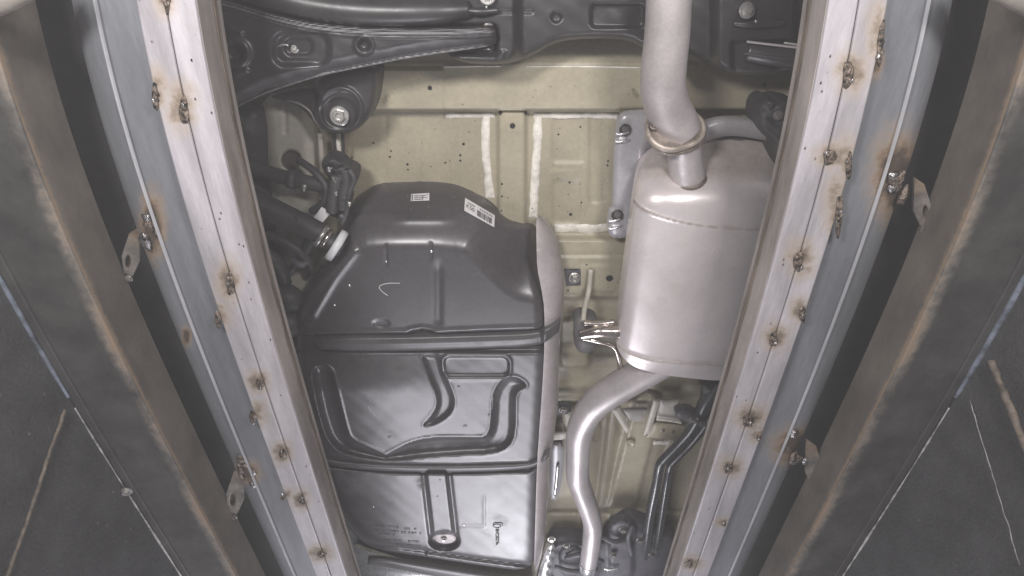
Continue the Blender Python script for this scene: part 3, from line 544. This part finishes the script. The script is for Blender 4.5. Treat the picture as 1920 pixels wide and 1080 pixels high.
def sheen_dish(x, y): return -.13 * (.00135 * (x - 985)) ** 2 * ss(656, 740, y)
def tank_dz(x, y, d):
    dp = np.maximum(-sdf(x, y, PLATEAU)[0], 0)
    z = .00088 * (np.sqrt(dp * dp + 18 ** 2) - 18)
    z += .00035 * np.maximum(60 - (y - 340), 0) * (y < 420)                                       # upper back slope
    z -= .0022 * np.exp(-((y - 412) / 8) ** 2) * groove(np.abs(x - 795), 50, 25); z -= .005 * np.exp(-(dpoly(x, y, [(662, 472), (625, 522), (586, 590)])[0] / 9) ** 2)                     # faint step
    z += .030 * (1 - np.sqrt(np.clip(1 - (1 - np.clip(d / 24, 0, 1)) ** 2, 0, 1))) * np.where(y < 640, 1, np.where(x < 800, 1, .35))
    upper = 1 - ss(0, 3, y - strap_top(x)); low = 1 - upper
    z -= .003 * upper * np.exp(-((y - strap_top(x) + 2) / 3.5) ** 2)
    z += low * .016 * (1 - ss(655, 664, y)) + low * .005
    z += .0035 * np.exp(-((x - 822) / 8) ** 2) * ss(480, 510, y) * (1 - ss(600, 615, y))
    z += .003 * groove(np.hypot((x - 715) / 1.0, (y - 606) * 2.1), 15, 3)
    z += .0022 * groove(np.abs(x - 724), 2, 2) * groove(np.abs(y - 478), 18, 5) + .0022 * groove(np.abs(x - 808), 2, 2) * groove(np.abs(y - 470), 16, 5)
    dU = sdf(x, y, U)[0]; tr = np.clip(dU / 17, 0, 1); z += .018 * (1 - (1 - tr) ** 2) - .0022 * np.exp(-(dU / 2.6) ** 2)
    hd = sdf(x, y, HORN)[0]; tr = np.clip(hd / 13, 0, 1); z += (.012 * (1 - (1 - tr) ** 2) - .0016 * np.exp(-(hd / 2.6) ** 2)) * ss(660, 672, y)
    z += sheen_dish(x, y)                                         # dish added to the pan so its left side catches the sheen
    z += .0055 * groove(sbox(x, y, 893, 687, 61, 18, 13), 0, 2.2) - .003 * np.exp(-((sbox(x, y, 893, 688, 64, 22, 15)) / 3.0) ** 2)
    st2 = strap2_top(x); z += .016 * ss(0, 5, y - st2) * (1 - ss(0, 6, y - st2 - 17))
    b = ss(880, 888, y)
    cx = 819 + (y - 897) * .115; q = np.abs(x - cx); z -= b * (1 - ss(1000, 1006, y)) * (.009 * groove(q, 20, 4) )
    z += .006 * np.exp(-((q - 24) / 4) ** 2) * b * (1 - ss(1004, 1010, y))
    z += .018 * groove(np.hypot((x - 833) / 1.55, y - 1014), 17.5, 2.5)
    z -= .0015 * np.exp(-((x - 908) / 2) ** 2) * groove(np.abs(y - 958), 28, 3) + .0015 * np.exp(-((y - 986) / 2) ** 2) * groove(np.abs(x - 882), 27, 3)
    lip = np.interp(x, [650, 704, 800, 900, 1003], [1004, 1022, 1034, 1049, 1062]); z += .012 * np.exp(-((y - lip) / 3.2) ** 2) + .010 * ss(0, 4, y - lip - 8)
    z += .0007 * wob(x, y, 70, 6) * low + .0004 * wob(x, y, 18, 9) * low
    return z
def tank_st(x, y, d):
    s = .5 * np.exp(-np.hypot((x - 752) / 26, (y - 689) / 15) ** 2) + .4 * np.exp(-np.hypot((x - 792) / 10, (y - 905) / 16) ** 2)
    s += .25 * np.exp(-np.hypot((x - 690) / 60, (y - 905) / 30) ** 2) + .14 * ss(.3, .9, wob(x, y, 34, 7)) * (y > 655)
    return np.clip(s, 0, 1)
relief('shell', t_out, ZT, tank_dz, M_tank, tank, step=2.5, soft=2, skirt=.015, stain_or_shading=tank_st)
def tz(x, y):
    poly = TP; X = np.array([x], float); Y = np.array([y], float); d = np.maximum(sdf(X, Y, poly)[0], 0); return ZT + float(tank_dz(X, Y, d)[0])
TP = chaikin(t_out, 2)
# pale grey side of the tank
s_out = [(1005, 408), (1013, 404), (1024, 413), (1035, 427), (1046, 452), (1054, 492), (1058, 540), (1056, 592), (1049, 640), (1049, 700), (1046, 760), (1037, 836), (1029, 872), (1026, 950), (1022, 1005), (1012, 1058), (1001, 1076), (1003, 1000), (1006, 892), (1010, 820), (1016, 740), (1021, 650), (1021, 580), (1015, 540), (1007, 504), (1006, 460)]
def side_dz(x, y, d):
    inner = np.interp(y, [404, 504, 540, 580, 650, 740, 820, 892, 1076], [1006, 1007, 1015, 1021, 1021, 1016, 1010, 1006, 1002]); outer = np.interp(y, [404, 426, 452, 492, 540, 592, 640, 760, 836, 872, 1005, 1076], [1012, 1034, 1046, 1054, 1058, 1056, 1049, 1046, 1037, 1029, 1022, 1003])
    t = np.clip((x - inner) / (outer - inner + 1e-6), 0, 1)
    return .004 + .062 * (1 - np.sqrt(np.clip(1 - t ** 2 * .97, 0, 1))) + .03 * ss(470, 404, y) * 0 + .0008 * np.maximum(470 - y, 0) + .0005 * wob(x, y, 14, 2)
sd = relief('side_panel', s_out, ZT, side_dz, M_shield, tank, step=2, soft=1, skirt=.004); sd['label'] = 'pale grey curved side of the tank'
# straps
def strap(name, top, bot, z, parent=tank):
    out = np.vstack((chaikin(top, 2, False), chaikin(bot, 2, False)[::-1]))
    def fn(x, y, d): return sheen_dish(x, y) - .014 * ss(1012, 1022, x) + .010 * (1 - np.clip(d / 12, 0, 1)) ** 2 + .0016 * np.exp(-((d - 9) / 3) ** 2) + .028 * np.clip((x - 1018) / 38, 0, 1) ** 1.8 + .03 * np.clip((608 - x) / 30, 0, 1) ** 2
    return relief(name, out, z, fn, M_strap, parent, step=2, skirt=.008)
strap('strap', [(574, 627), (600, 633), (660, 631), (760, 630), (900, 626), (1000, 623), (1026, 614), (1052, 598)], [(586, 650), (608, 658), (700, 660), (800, 658), (900, 655), (1000, 650), (1026, 640), (1048, 622)], ZT + .002)
strap('strap', [(598, 852), (625, 862), (680, 868), (760, 872), (860, 872), (985, 869), (1008, 862), (1032, 842)], [(606, 868), (630, 878), (690, 884), (800, 888), (900, 887), (985, 882), (1012, 873), (1030, 856)], ZT + .004)
strap('strap', [(690, 1046), (720, 1046), (800, 1060), (900, 1075), (1000, 1090)], [(690, 1058), (720, 1062), (800, 1078), (900, 1096), (1000, 1110)], ZT + .03)
# drain plug in the pressed hole
relief('drain_plate', [(812, 1004), (826, 999), (846, 1000), (857, 1008), (850, 1018), (833, 1020), (818, 1016)], ZT + .010, lambda x, y, d: .004 * np.exp(-d / 4), M_shield, tank, step=1.5, soft=2, skirt=.01)
bolt(832, 1011, ZT + .008, 6, M_bolt, tank, socket=False)
# stickers
def sticker(corners, m):
    return relief('sticker', corners, 0, lambda x, y, d: ZT + tank_dz(x, y, np.maximum(sdf(x, y, TP)[0], 0)) - .0016, m, tank, step=2, skirt=.001)
def decal(name, corners, parent, m, off=-.0026):
    return relief(name, corners, 0, lambda x, y, d: ZT + tank_dz(x, y, np.maximum(sdf(x, y, TP)[0], 0)) + off, m, parent, step=1.2, skirt=0)
st1 = sticker([(771, 364), (805, 362), (805, 376), (770, 377)], M_paper)
for (a, b, c, e) in ((772, 365, 774, 376), (776, 366.5, 786, 368), (787, 366, 798, 367.5), (777, 370, 784, 371.5), (785, 369.5, 795, 371), (777, 373, 791, 374.5), (792, 368, 793.5, 375), (796, 370, 801, 371.3), (800, 364.5, 802, 366)):
    decal('print', [(a, b), (c, b - .3), (c, e - .3), (a, e)], st1, M_inkg)
A = np.array((872., 371.)); ux = np.array((56., 33.)); uy = np.array((-1.5, 24.)); C_ = lambda u, v: tuple(A + ux * u + uy * v)
st2 = sticker([C_(0, 0), C_(1, 0), C_(1, .92), C_(0, 1)], M_paper)
def q4(u0, v0, u1, v1): return [C_(u0, v0), C_(u1, v0), C_(u1, v1), C_(u0, v1)]
for i in range(7): decal('print', q4(.10 + i * .035, .17, .12 + i * .035, .30), st2, M_inkg)
for i in range(6): decal('print', q4(.50 + i * .075, .14, .545 + i * .075, .24), st2, M_inkg)
for i, (u, wd) in enumerate(((.42, .13), (.57, .03), (.625, .02), (.66, .04), (.73, .02), (.77, .03), (.825, .05), (.89, .02))): decal('barcode_bar', q4(u, .36, u + wd, .80), st2, M_inkg if i == 0 else M_ink)
def text(s, o_px, x_px, y_px, m, parent, name='lettering', zoff=-.003):
    """flat lettering between three points on the tank: origin, end of baseline, top of capitals"""
    p = [Vector(P(a, b, tz(a, b) + zoff)) for a, b in (o_px, x_px, y_px)]
    cu = bpy.data.curves.new(name, 'FONT'); cu.body = s; cu.size = 1.0; t = bpy.data.objects.new(name, cu); COL.objects.link(t)
    dg = bpy.context.evaluated_depsgraph_get(); me = bpy.data.meshes.new_from_object(t.evaluated_get(dg)); bpy.data.objects.remove(t); bpy.data.curves.remove(cu)
    n = len(me.vertices); co = np.zeros(n * 3); me.vertices.foreach_get('co', co); co = co.reshape(-1, 3); wx = co[:, 0].max(); hy = co[:, 1].max()
    W = np.array(p[0]) + np.outer(co[:, 0] / wx, np.array(p[1] - p[0])) + np.outer(co[:, 1] / hy, np.array(p[2] - p[0])); me.vertices.foreach_set('co', W.ravel()); me.materials.clear()
    return link(name, me, m, parent, False)
text('K50', C_(.05, .64), C_(.33, .66), C_(.05, .36), M_ink, st2)
# chalk hook, bright specks, paint marks
def line_on_tank(name, pts, r, m):
    c = catmull(np.array(pts, float), 8); C = np.array([P(x, y, tz(x, y) - .0006) for x, y in c]); return sweep(name, C, r, m, tank, 6)
line_on_tank('chalk_mark', [(750, 531), (730, 531), (716, 534), (711, 539), (717, 547), (727, 554)], .0010, M_chalk)
line_on_tank('scratch', [(690, 762), (698, 772), (707, 781)], .0008, M_chalk); line_on_tank('scratch', [(922, 768), (924, 745)], .0006, M_chalk)
for i, (x, y, r) in enumerate(((655, 535, 3), (724, 490, 2.5), (809, 471, 3.2), (623, 646, 2.5), (627, 572, 3), (700, 950, 2.5), (870, 984, 4))):
    blob('bright_speck', P(x, y, tz(x, y)), r * .001, r * .0009, r * .0006, M_bright, tank, seed=i, amp=.05)
for (x, y, r) in ((918, 777, 4), (872, 798, 5), (730, 818, 5), (860, 724, 4), (820, 930, 3), (825, 899, 3)):
    blob('press_mark', P(x, y, tz(x, y) + .0008), r * .0012, r * .001, .0016, M_tank, tank, seed=int(x), amp=.15)
# stamped print: illegible rows and a small emblem column, as small strokes
def strokes(name, rects, m, par):
    V = []; f = []
    for (x0, y0, x1, y1) in rects:
        i = len(V)
        for (x, y) in ((x0, y0), (x1, y0), (x1, y1), (x0, y1)): V.append(P(x, y, tz(x, y) - .0014))
        f.append((i + 3, i + 2, i + 1, i))
    return tag(mesh(name, V, f, m, par, False), None, kind='stuff')
rr = random.Random(3); rects = []
for row, (xa, xb, y) in enumerate(((704, 752, 985), (758, 786, 990), (703, 745, 993), (752, 790, 997), (712, 740, 1000), (708, 736, 1011), (737, 788, 1012), (742, 786, 1020))):
    x = xa
    while x < xb:
        wd = rr.uniform(1.5, 4.5); yy = y + (x - xa) * .06
        if rr.random() < .8: rects.append((x, yy, x + wd, yy + rr.uniform(1.6, 4.0)))
        x += wd + rr.uniform(.8, 2.2)
strokes('faded_print', rects, M_ink, tank)
line_on_tank('emblem', [(924, 985), (926, 981), (933, 980), (941, 981), (942, 985)], .0012, M_ink)
line_on_tank('emblem', [(932, 990), (926, 988), (925, 985), (932, 983), (939, 985), (938, 988), (932, 990)], .0009, M_ink)
strokes('stamped_print', [(929, 993, 936, 996), (930, 998, 935, 1000), (929, 1002, 931, 1005), (933, 1001, 936, 1005), (929, 1007, 936, 1009), (929, 1011, 932, 1014), (933, 1011, 936, 1015), (930, 1017, 936, 1019), (930, 1020, 933, 1022)], M_ink, tank)

# ------------------------------------------------------------------ fuel filler hoses on the left of the tank
fh = thing('fuel_filler_hose', 'black fuel filler hoses with clamps, white ring and valve beside the tank', 'hose')
tube('hose', [(440, 300, 1.0, 18), (495, 322, .99, 15), (540, 334, .985, 14), (580, 343, .98, 14), (625, 352, .975, 13)], M_rub, fh)
tube('hose', [(440, 360, .98, 26), (490, 385, .97, 24), (540, 408, .965, 22), (575, 424, .96, 21), (606, 440, .955, 19)], M_rub, fh)
tube('vent_hose', [(590, 440, .975, 11), (578, 460, .985, 11), (568, 478, .99, 10), (560, 492, .99, 9)], M_rub, fh, seg=14)
tube('vent_pipe', [(562, 488, .99, 6), (552, 500, .995, 6), (542, 514, 1.0, 6), (522, 520, 1.0, 6), (495, 522, 1.0, 6)], M_dgrey, fh, seg=10)
tube('hose_clip', [(548, 486, .975, 5), (558, 494, .97, 6), (568, 496, .972, 6), (576, 490, .98, 5)], M_dgrey, fh, seg=10)
def ring_around(name, px, py, z, dirpx, rpx, hpx, m, parent, rin=.75):
    a = P(px, py, z); b = P(px + dirpx[0], py + dirpx[1], z + dirpx[2]); s = zc(py, z) / F; ax = Vector(b - a).normalized()
    return lathe(name, [(rpx * rin * s, -hpx * s), (rpx * s, -hpx * s), (rpx * 1.04 * s, 0), (rpx * s, hpx * s), (rpx * rin * s, hpx * s)], facing(a, ax), m, parent, 28)
ring_around('white_ring', 631, 460, .952, (20, 12, .0), 31, 7, M_plast, fh, .3)
ring_around('hose_clamp', 603, 442, .950, (20, 12, 0), 23, 4, M_bolt, fh, .6); ring_around('hose_clamp', 612, 447, .951, (20, 12, 0), 20, 3, M_chrome, fh, .6)
ring_around('hose_clip', 548, 336, .985, (20, 5, 0), 18, 7, M_rub, fh, .6)
relief('valve_body', [(606, 296), (622, 290), (640, 298), (650, 308), (668, 316), (671, 326), (664, 350), (655, 362), (657, 380), (648, 398), (636, 412), (618, 404), (612, 388), (622, 362), (630, 345), (612, 330), (602, 310)], .96,
       lambda x, y, d: .022 * np.exp(-d / 7) + .006 * wob(x, y, 7, 4) + .006 * np.sin(y / 4.5) , M_rub, fh, step=2, soft=1, skirt=.03)
for (x, y, r) in ((618, 316, 5), (640, 334, 6), (637, 352, 5), (652, 384, 5), (641, 405, 6), (622, 370, 5)): blob('connector', P(x, y, .953), r * .0010, r * .0007, .004, M_bolt if r == 5 and x < 630 else M_dgrey, fh, seed=int(x))
tube('connector', [(634, 330, .955, 10), (628, 350, .953, 11), (624, 372, .953, 10), (622, 396, .955, 11)], M_rub, fh, seg=14)
tube('connector', [(646, 318, .955, 10), (650, 340, .953, 9), (644, 362, .953, 9), (642, 392, .955, 9)], M_rub, fh, seg=14)
tg = relief('paper_tag', [(588, 408), (603, 388), (620, 399), (605, 417)], .95, lambda x, y, d: .006 * ((x - 604) / 16) ** 2, M_paper, fh, step=2, skirt=.001)
tube('hose', [(608, 448, .955, 17), (622, 456, .953, 18), (640, 466, .955, 18)], M_rub, fh)

# ------------------------------------------------------------------ rear suspension
ZS = .93
sf = thing('suspension_subframe', 'black rear suspension subframe across the top with slot, holes and bolts', 'subframe')
sf_out = [(380, -90), (1600, -90), (1590, 140), (1520, 128), (1470, 132), (1452, 138), (1430, 141), (1377, 138), (1348, 131), (1318, 117), (1285, 101), (1240, 95), (1200, 88), (1180, 75), (1130, 72), (1070, 74), (1035, 82), (1000, 103), (965, 118), (920, 122), (870, 118), (840, 104), (800, 60), (700, 45), (380, 60)]
def sf_dz(x, y, d):
    z = .025 * (1 - np.sqrt(np.clip(1 - (1 - np.clip(d / 14, 0, 1)) ** 2, 0, 1)))
    z += .014 * groove(sbox(x, y, 1158, 30, 50, 21, 9), 0, 3.5)
    for (a, b, r) in ((1043, 33, 9), (1320, 40, 0.1)): z += .008 * groove(np.hypot(x - a, y - b), r, 2)
    z -= .030 * groove(sbox(x, y, 905, 40, 66, 82, 30), 0, 12) + .030 * groove(sbox(x, y, 1415, 55, 75, 82, 30), 0, 12)
    z += .02 * groove(sbox(x, y, 880, 76, 52, 28, 8), 0, 5) + .02 * groove(sbox(x, y, 1450, 104, 78, 27, 8), 0, 5)
    z += .003 * np.exp(-((y - 22) / 3) ** 2) * (x < 1000) + .001 * wob(x, y, 30, 2)
    z -= .004 * np.exp(-((np.hypot((x - 900) / 1.5, y - 92) - 30) / 2.5) ** 2) * (y > 95)
    return z
relief('crossmember', sf_out, ZS, sf_dz, M_black, sf, soft=1, skirt=.05, stain_or_shading=lambda x, y, d: .10 * ss(0, .8, wob(x, y, 50, 3)) + 0 * x)
bolt(1400, 20, .893, 15, M_bolt, sf, (0, -.35, -.9), socket=False); bolt(914, -6, .893, 16, M_bolt, sf, (0, -.35, -.9), socket=False)
for (x, y) in ((912, 18), (1417, 44)): tube('bolt_stud', [(x, y - 6, .890, 2.4), (x, y + 6, .890, 2.4)], M_bright, sf, seg=8)
tube('bushing_sleeve', [(868, 19, .893, 5), (900, 22, .890, 7), (935, 19, .893, 5)], M_arm, sf, seg=12)
tube('bushing_sleeve', [(1375, 44, .895, 4), (1410, 46, .892, 6), (1470, 44, .895, 5)], M_arm, sf, seg=12)
blob('weld_mark', P(915, 46, .897), .007, .0025, .002, M_dbolt, sf, 3); blob('weld_mark', P(911, 92, .915), .008, .003, .002, M_dbolt, sf, 4)
tube('upper_rim', [(420, -40, .89, 26), (500, -10, .885, 25), (600, 12, .885, 25), (700, 22, .885, 25), (820, 22, .89, 22), (880, 18, .90, 16)], M_black, sf, seg=20)
# left control arm, pressed steel with a hemmed upper edge
ca = thing('control_arm', 'large black pressed steel control arm at the upper left, narrowing to the subframe', 'control arm')
ca_out = [(300, -60), (392, -6), (430, 2), (475, 15), (530, 31), (600, 45), (700, 53), (820, 54), (925, 50), (932, 70), (928, 86), (840, 98), (760, 110), (700, 122), (600, 142), (500, 174), (440, 203), (410, 222), (330, 240), (280, 120)]
UP = catmull(np.array([(330, -28), (392, -6), (430, 2), (475, 15), (530, 31), (600, 45), (700, 53), (820, 54), (925, 50)], float), 4); LO = np.array([(928, 86), (840, 98), (760, 110), (700, 122), (600, 142), (500, 174), (440, 203), (400, 225)], float)
def ca_dz(x, y, d):
    du = dpoly(x, y, UP)[0]; dl = dpoly(x, y, LO)[0]
    z = .014 * np.exp(-d / 4) - .012 * np.exp(-((du - 3) / 2.2) ** 2) - .009 * np.exp(-((du - 10) / 2.0) ** 2) - .005 * np.exp(-((du - 16) / 2.0) ** 2)
    z += .012 * (1 - ss(0, 30, dl)) - .012 * np.exp(-(dl / 3) ** 2)
    z += .010 * groove(sbox(x, y, 565, 92, 52, 30, 22), 0, 7) + .006 * groove(sbox(x, y, 560, 88, 26, 15, 12), 0, 4)
    z += .010 * groove(np.hypot(x - 683, y - 84), 9, 3) - .004 * np.exp(-((np.hypot(x - 683, y - 84) - 16) / 4) ** 2)
    z -= .006 * np.exp(-((np.hypot(x - 440, (y - 100)) - 24) / 7) ** 2) - .008 * groove(np.hypot(x - 440, y - 100), 14, 5)
    z -= .005 * np.exp(-(dpoly(x, y, [(428, 50), (452, 62)])[0] / 4) ** 2) + .005 * np.exp(-(dpoly(x, y, [(440, 140), (462, 132)])[0] / 4) ** 2)
    return z + .0008 * wob(x, y, 26, 3)
relief('arm_plate', ca_out, .875, ca_dz, M_arm, ca, step=2.5, soft=1, skirt=.03,
       stain_or_shading=lambda x, y, d: .40 * np.exp(-(dpoly(x, y, LO)[0] / 2.2) ** 2) + .30 * np.exp(-((dpoly(x, y, UP)[0] - 8) / 8) ** 2) * (.6 + .4 * np.sin(dpoly(x, y, UP)[0] / 1.1)))  # pale bluish lines paint the highlights along the hemmed edge
bolt(553, 91, .893, 9, M_bolt, ca, (0, -.3, -.9)); tube('paint_mark', [(522, 87, .886, 1.6), (530, 84, .885, 2), (541, 85, .885, 1.8)], M_bright, ca, seg=8)
ca2 = thing('control_arm', 'slim black control arm at the upper right, ending at the right rail', 'control arm')
tube('arm_tube', [(1400, 96, .915, 17), (1450, 104, .905, 18), (1520, 112, .90, 20), (1600, 122, .90, 22)], M_arm, ca2)
tube('arm_edge', [(1400, 78, .90, 2.2), (1450, 84, .89, 2.2), (1520, 92, .885, 2.2), (1590, 100, .885, 2.2)], M_shield, ca2, seg=8)
tube('arm_edge', [(1470, 80, .888, 1.8), (1520, 87, .884, 1.8), (1590, 95, .884, 1.8)], M_shield, ca2, seg=8)
tube('arm_edge', [(1395, 100, .90, 2), (1440, 106, .89, 2), (1480, 112, .89, 2)], M_dgrey, ca2, seg=8)
# bushing mount with a large hex bolt
bm_ = thing('bushing_mount', 'black rounded suspension mount with a large hex bolt, below the left control arm', 'mount')
relief('mount_plate', [(585, 160), (600, 135), (712, 112), (708, 165), (702, 200), (690, 226), (666, 246), (640, 252), (612, 248), (596, 234), (588, 210), (598, 190), (594, 176)], .955,
       lambda x, y, d: .018 * np.exp(-d / 5) - .006 * np.exp(-((np.hypot(x - 637, y - 205) - 40) / 4) ** 2) + .006 * groove(np.hypot(x - 637, y - 215), 32, 4) - .0 * x, M_black, bm_, step=2.5, soft=2, skirt=.05)
bolt(637, 217, .955, 18, M_bolt, bm_, (.05, -.15, -1)); blob('weld_mark', P(650, 172, .955), .010, .003, .002, M_dgrey, bm_, 5)
relief('mount_lug', [(500, 180), (545, 165), (600, 160), (600, 200), (610, 246), (596, 240), (578, 215), (556, 196), (530, 190)], .985, lambda x, y, d: .008 * np.exp(-d / 4), M_black, bm_, step=2.5, soft=2, skirt=.01)
tube('lug_rim', [(535, 188, .978, 2), (560, 194, .978, 2.4), (580, 208, .978, 2.4), (592, 228, .978, 2.4), (602, 242, .978, 2)], M_dbolt, bm_, seg=8)

# ------------------------------------------------------------------ lines and parts at the lower right
bl = thing('brake_line', 'pair of black brake lines with clip, bending beside the right rail', 'pipe')
tube('line', [(1350, 715, 1.0, 16), (1325, 752, .995, 14), (1300, 800, .99, 11), (1275, 830, .99, 9), (1244, 862, .99, 9), (1236, 876, .99, 9), (1230, 910, 1.0, 9), (1218, 970, 1.01, 9), (1212, 1020, 1.02, 9), (1206, 1060, 1.05, 9)], M_line, bl, seg=14)
tube('line', [(1370, 730, 1.0, 14), (1340, 772, .995, 12), (1312, 812, .99, 8), (1290, 838, .99, 7), (1262, 866, .99, 7), (1255, 878, .99, 7), (1250, 905, 1.0, 7), (1240, 970, 1.01, 7), (1233, 1020, 1.02, 7), (1228, 1060, 1.05, 7)], M_line, bl, seg=14)
relief('line_clip', [(1266, 770, ), (1290, 766), (1316, 780), (1340, 796), (1334, 808), (1298, 800), (1286, 790), (1268, 784)], .98, lambda x, y, d: .01 * np.exp(-d / 4), M_dgrey, bl, step=2, soft=1, skirt=.02)
tube('clip_band', [(1292, 784, .972, 4), (1314, 794, .968, 4.5), (1338, 800, .972, 4)], M_dbolt, bl, seg=10)
relief('line_bracket', [(1310, 712), (1370, 712), (1366, 745), (1335, 790), (1312, 775), (1320, 740)], .985, lambda x, y, d: .012 * np.exp(-d / 6) + .005 * wob(x, y, 9, 3), M_rub, bl, step=2.5, soft=1, skirt=.02)
fm = thing('front_crossmember', 'dark grey crossmember with round mount at the bottom right', 'crossmember')
def fm_dz(x, y, d):
    r1 = np.hypot((x - 1070) / 1.2, y - 1060); return .02 * np.exp(-d / 10) - .01 * np.exp(-((r1 - 40) / 5) ** 2) - .012 * groove(sbox(x, y, 1165, 1030, 22, 50, 10), 0, 5) + .0006 * wob(x, y, 26, 5)
relief('member_plate', [(1030, 1008), (1060, 1002), (1130, 1018), (1150, 985), (1180, 965), (1205, 975), (1262, 1000), (1268, 1018), (1255, 1090), (1230, 1140), (1020, 1140), (1018, 1060)], 1.02, fm_dz, M_dgrey, fm, soft=1, skirt=.03)
tube('member_edge', [(1132, 1066, 1.0, 2), (1146, 1068, .998, 2.6), (1160, 1066, 1.0, 2.4)], M_bright, fm, seg=8); bolt(1034, 1010, 1.0, 8, M_bolt, fm, socket=False)
fx = thing('corrugated_heat_sleeve', 'bright silver corrugated sleeve between tank and outlet pipe at the bottom', 'sleeve')
relief('sleeve', [(1028, 1022), (1041, 1022), (1040, 1040), (1036, 1060), (1032, 1100), (1004, 1100), (1012, 1066), (1020, 1042)], .985, lambda x, y, d: .012 * np.exp(-d / 5) + .0035 * np.sin(y / 2.4) * ss(1022, 1034, x), M_bright, fx, step=1.5, soft=1, skirt=.02)
# front floor in front of the tank
ff = thing('front_shield', 'pale ribbed shield plate at the bottom edge, in front of the fuel tank', 'shield plate')
relief('shield_plate', [(640, 1010), (680, 1030), (760, 1056), (860, 1076), (1000, 1092), (1010, 1180), (620, 1180), (610, 1040)], 1.02, lambda x, y, d: .004 * np.sin((y - x * .18) / 7.0), M_bright, ff, skirt=.01)

# clutter on the front crossmember and around the filler
for (a, b, c) in (((1128, 1006), (1150, 1016), (1176, 1010)), ((1186, 985), (1178, 1008), (1184, 1040)), ((1060, 1046), (1092, 1040), (1130, 1052)), ((1040, 1062), (1075, 1072), (1120, 1066))):
    tube('pipe', [(a[0], a[1], .995, 4), (b[0], b[1], .985, 5), (c[0], c[1], .995, 4)], M_dgrey, fm, seg=10)
for (x, y, q) in ((1168, 992, 9), (1150, 1040, 8), (1200, 1012, 8), (1222, 1040, 7), (1062, 1022, 7)): bolt(x, y, 1.0, q, M_dbolt, fm, socket=False)
relief('member_bracket', [(1140, 985), (1165, 972), (1190, 980), (1196, 1010), (1172, 1026), (1146, 1016)], .998, lambda x, y, d: .012 * np.exp(-d / 5) + .006 * groove(np.hypot(x - 1168, y - 998), 9, 3), M_dgrey, fm, step=2, soft=1, skirt=.02)
relief('member_bracket', [(1046, 1030), (1080, 1020), (1092, 1036), (1088, 1080), (1050, 1084)], 1.002, lambda x, y, d: .012 * np.exp(-d / 5), M_dgrey, fm, step=2, soft=1, skirt=.02)
tube('hose', [(560, 300, .99, 7), (590, 322, .975, 7), (612, 352, .965, 7), (606, 380, .965, 7), (585, 396, .975, 7)], M_rub, fh, seg=12)
tube('hose', [(655, 318, .956, 6), (664, 336, .952, 6), (655, 358, .952, 6), (650, 392, .955, 6), (640, 420, .96, 6)], M_rub, fh, seg=12)
tube('hose', [(500, 440, .985, 9), (530, 452, .98, 9), (560, 470, .98, 9), (580, 492, .985, 8), (585, 512, 1.0, 8)], M_rub, fh, seg=12)
tube('hose', [(460, 470, .99, 16), (500, 480, .985, 16), (525, 500, .99, 14), (535, 530, 1.0, 12)], M_rub, fh, seg=14)
for (x, y, a) in ((640, 318, 0), (628, 338, 1), (645, 372, 2), (612, 430, 3), (560, 412, 4), (570, 352, 5)): blob('clip', P(x, y, .948), .008, .0045, .004, M_dbolt if a % 2 else M_rub, fh, seed=a, rot=a)
for (x, y) in ((655, 382), (630, 362), (617, 318)): blob('connector', P(x, y, .946), .0035, .005, .003, M_bolt, fh, seed=x)
# ------------------------------------------------------------------ thin haze added to imitate the lens veil
hz = box('haze', (0, 1.2, .35), (1.6, 2.3, 1.1), None, None, bev=.01); hz['kind'] = 'stuff'; hz['label'] = 'thin pale haze added to imitate the veil of the lens'
m = bpy.data.materials.new('haze'); m.use_nodes = True; nt = m.node_tree; nt.nodes.remove(nt.nodes['Principled BSDF'])
v = nt.nodes.new('ShaderNodeVolumePrincipled'); v.inputs['Color'].default_value = (.93, .92, .93, 1); v.inputs['Density'].default_value = .055
nt.links.new(v.outputs[0], nt.nodes['Material Output'].inputs['Volume']); hz.data.materials.append(m)
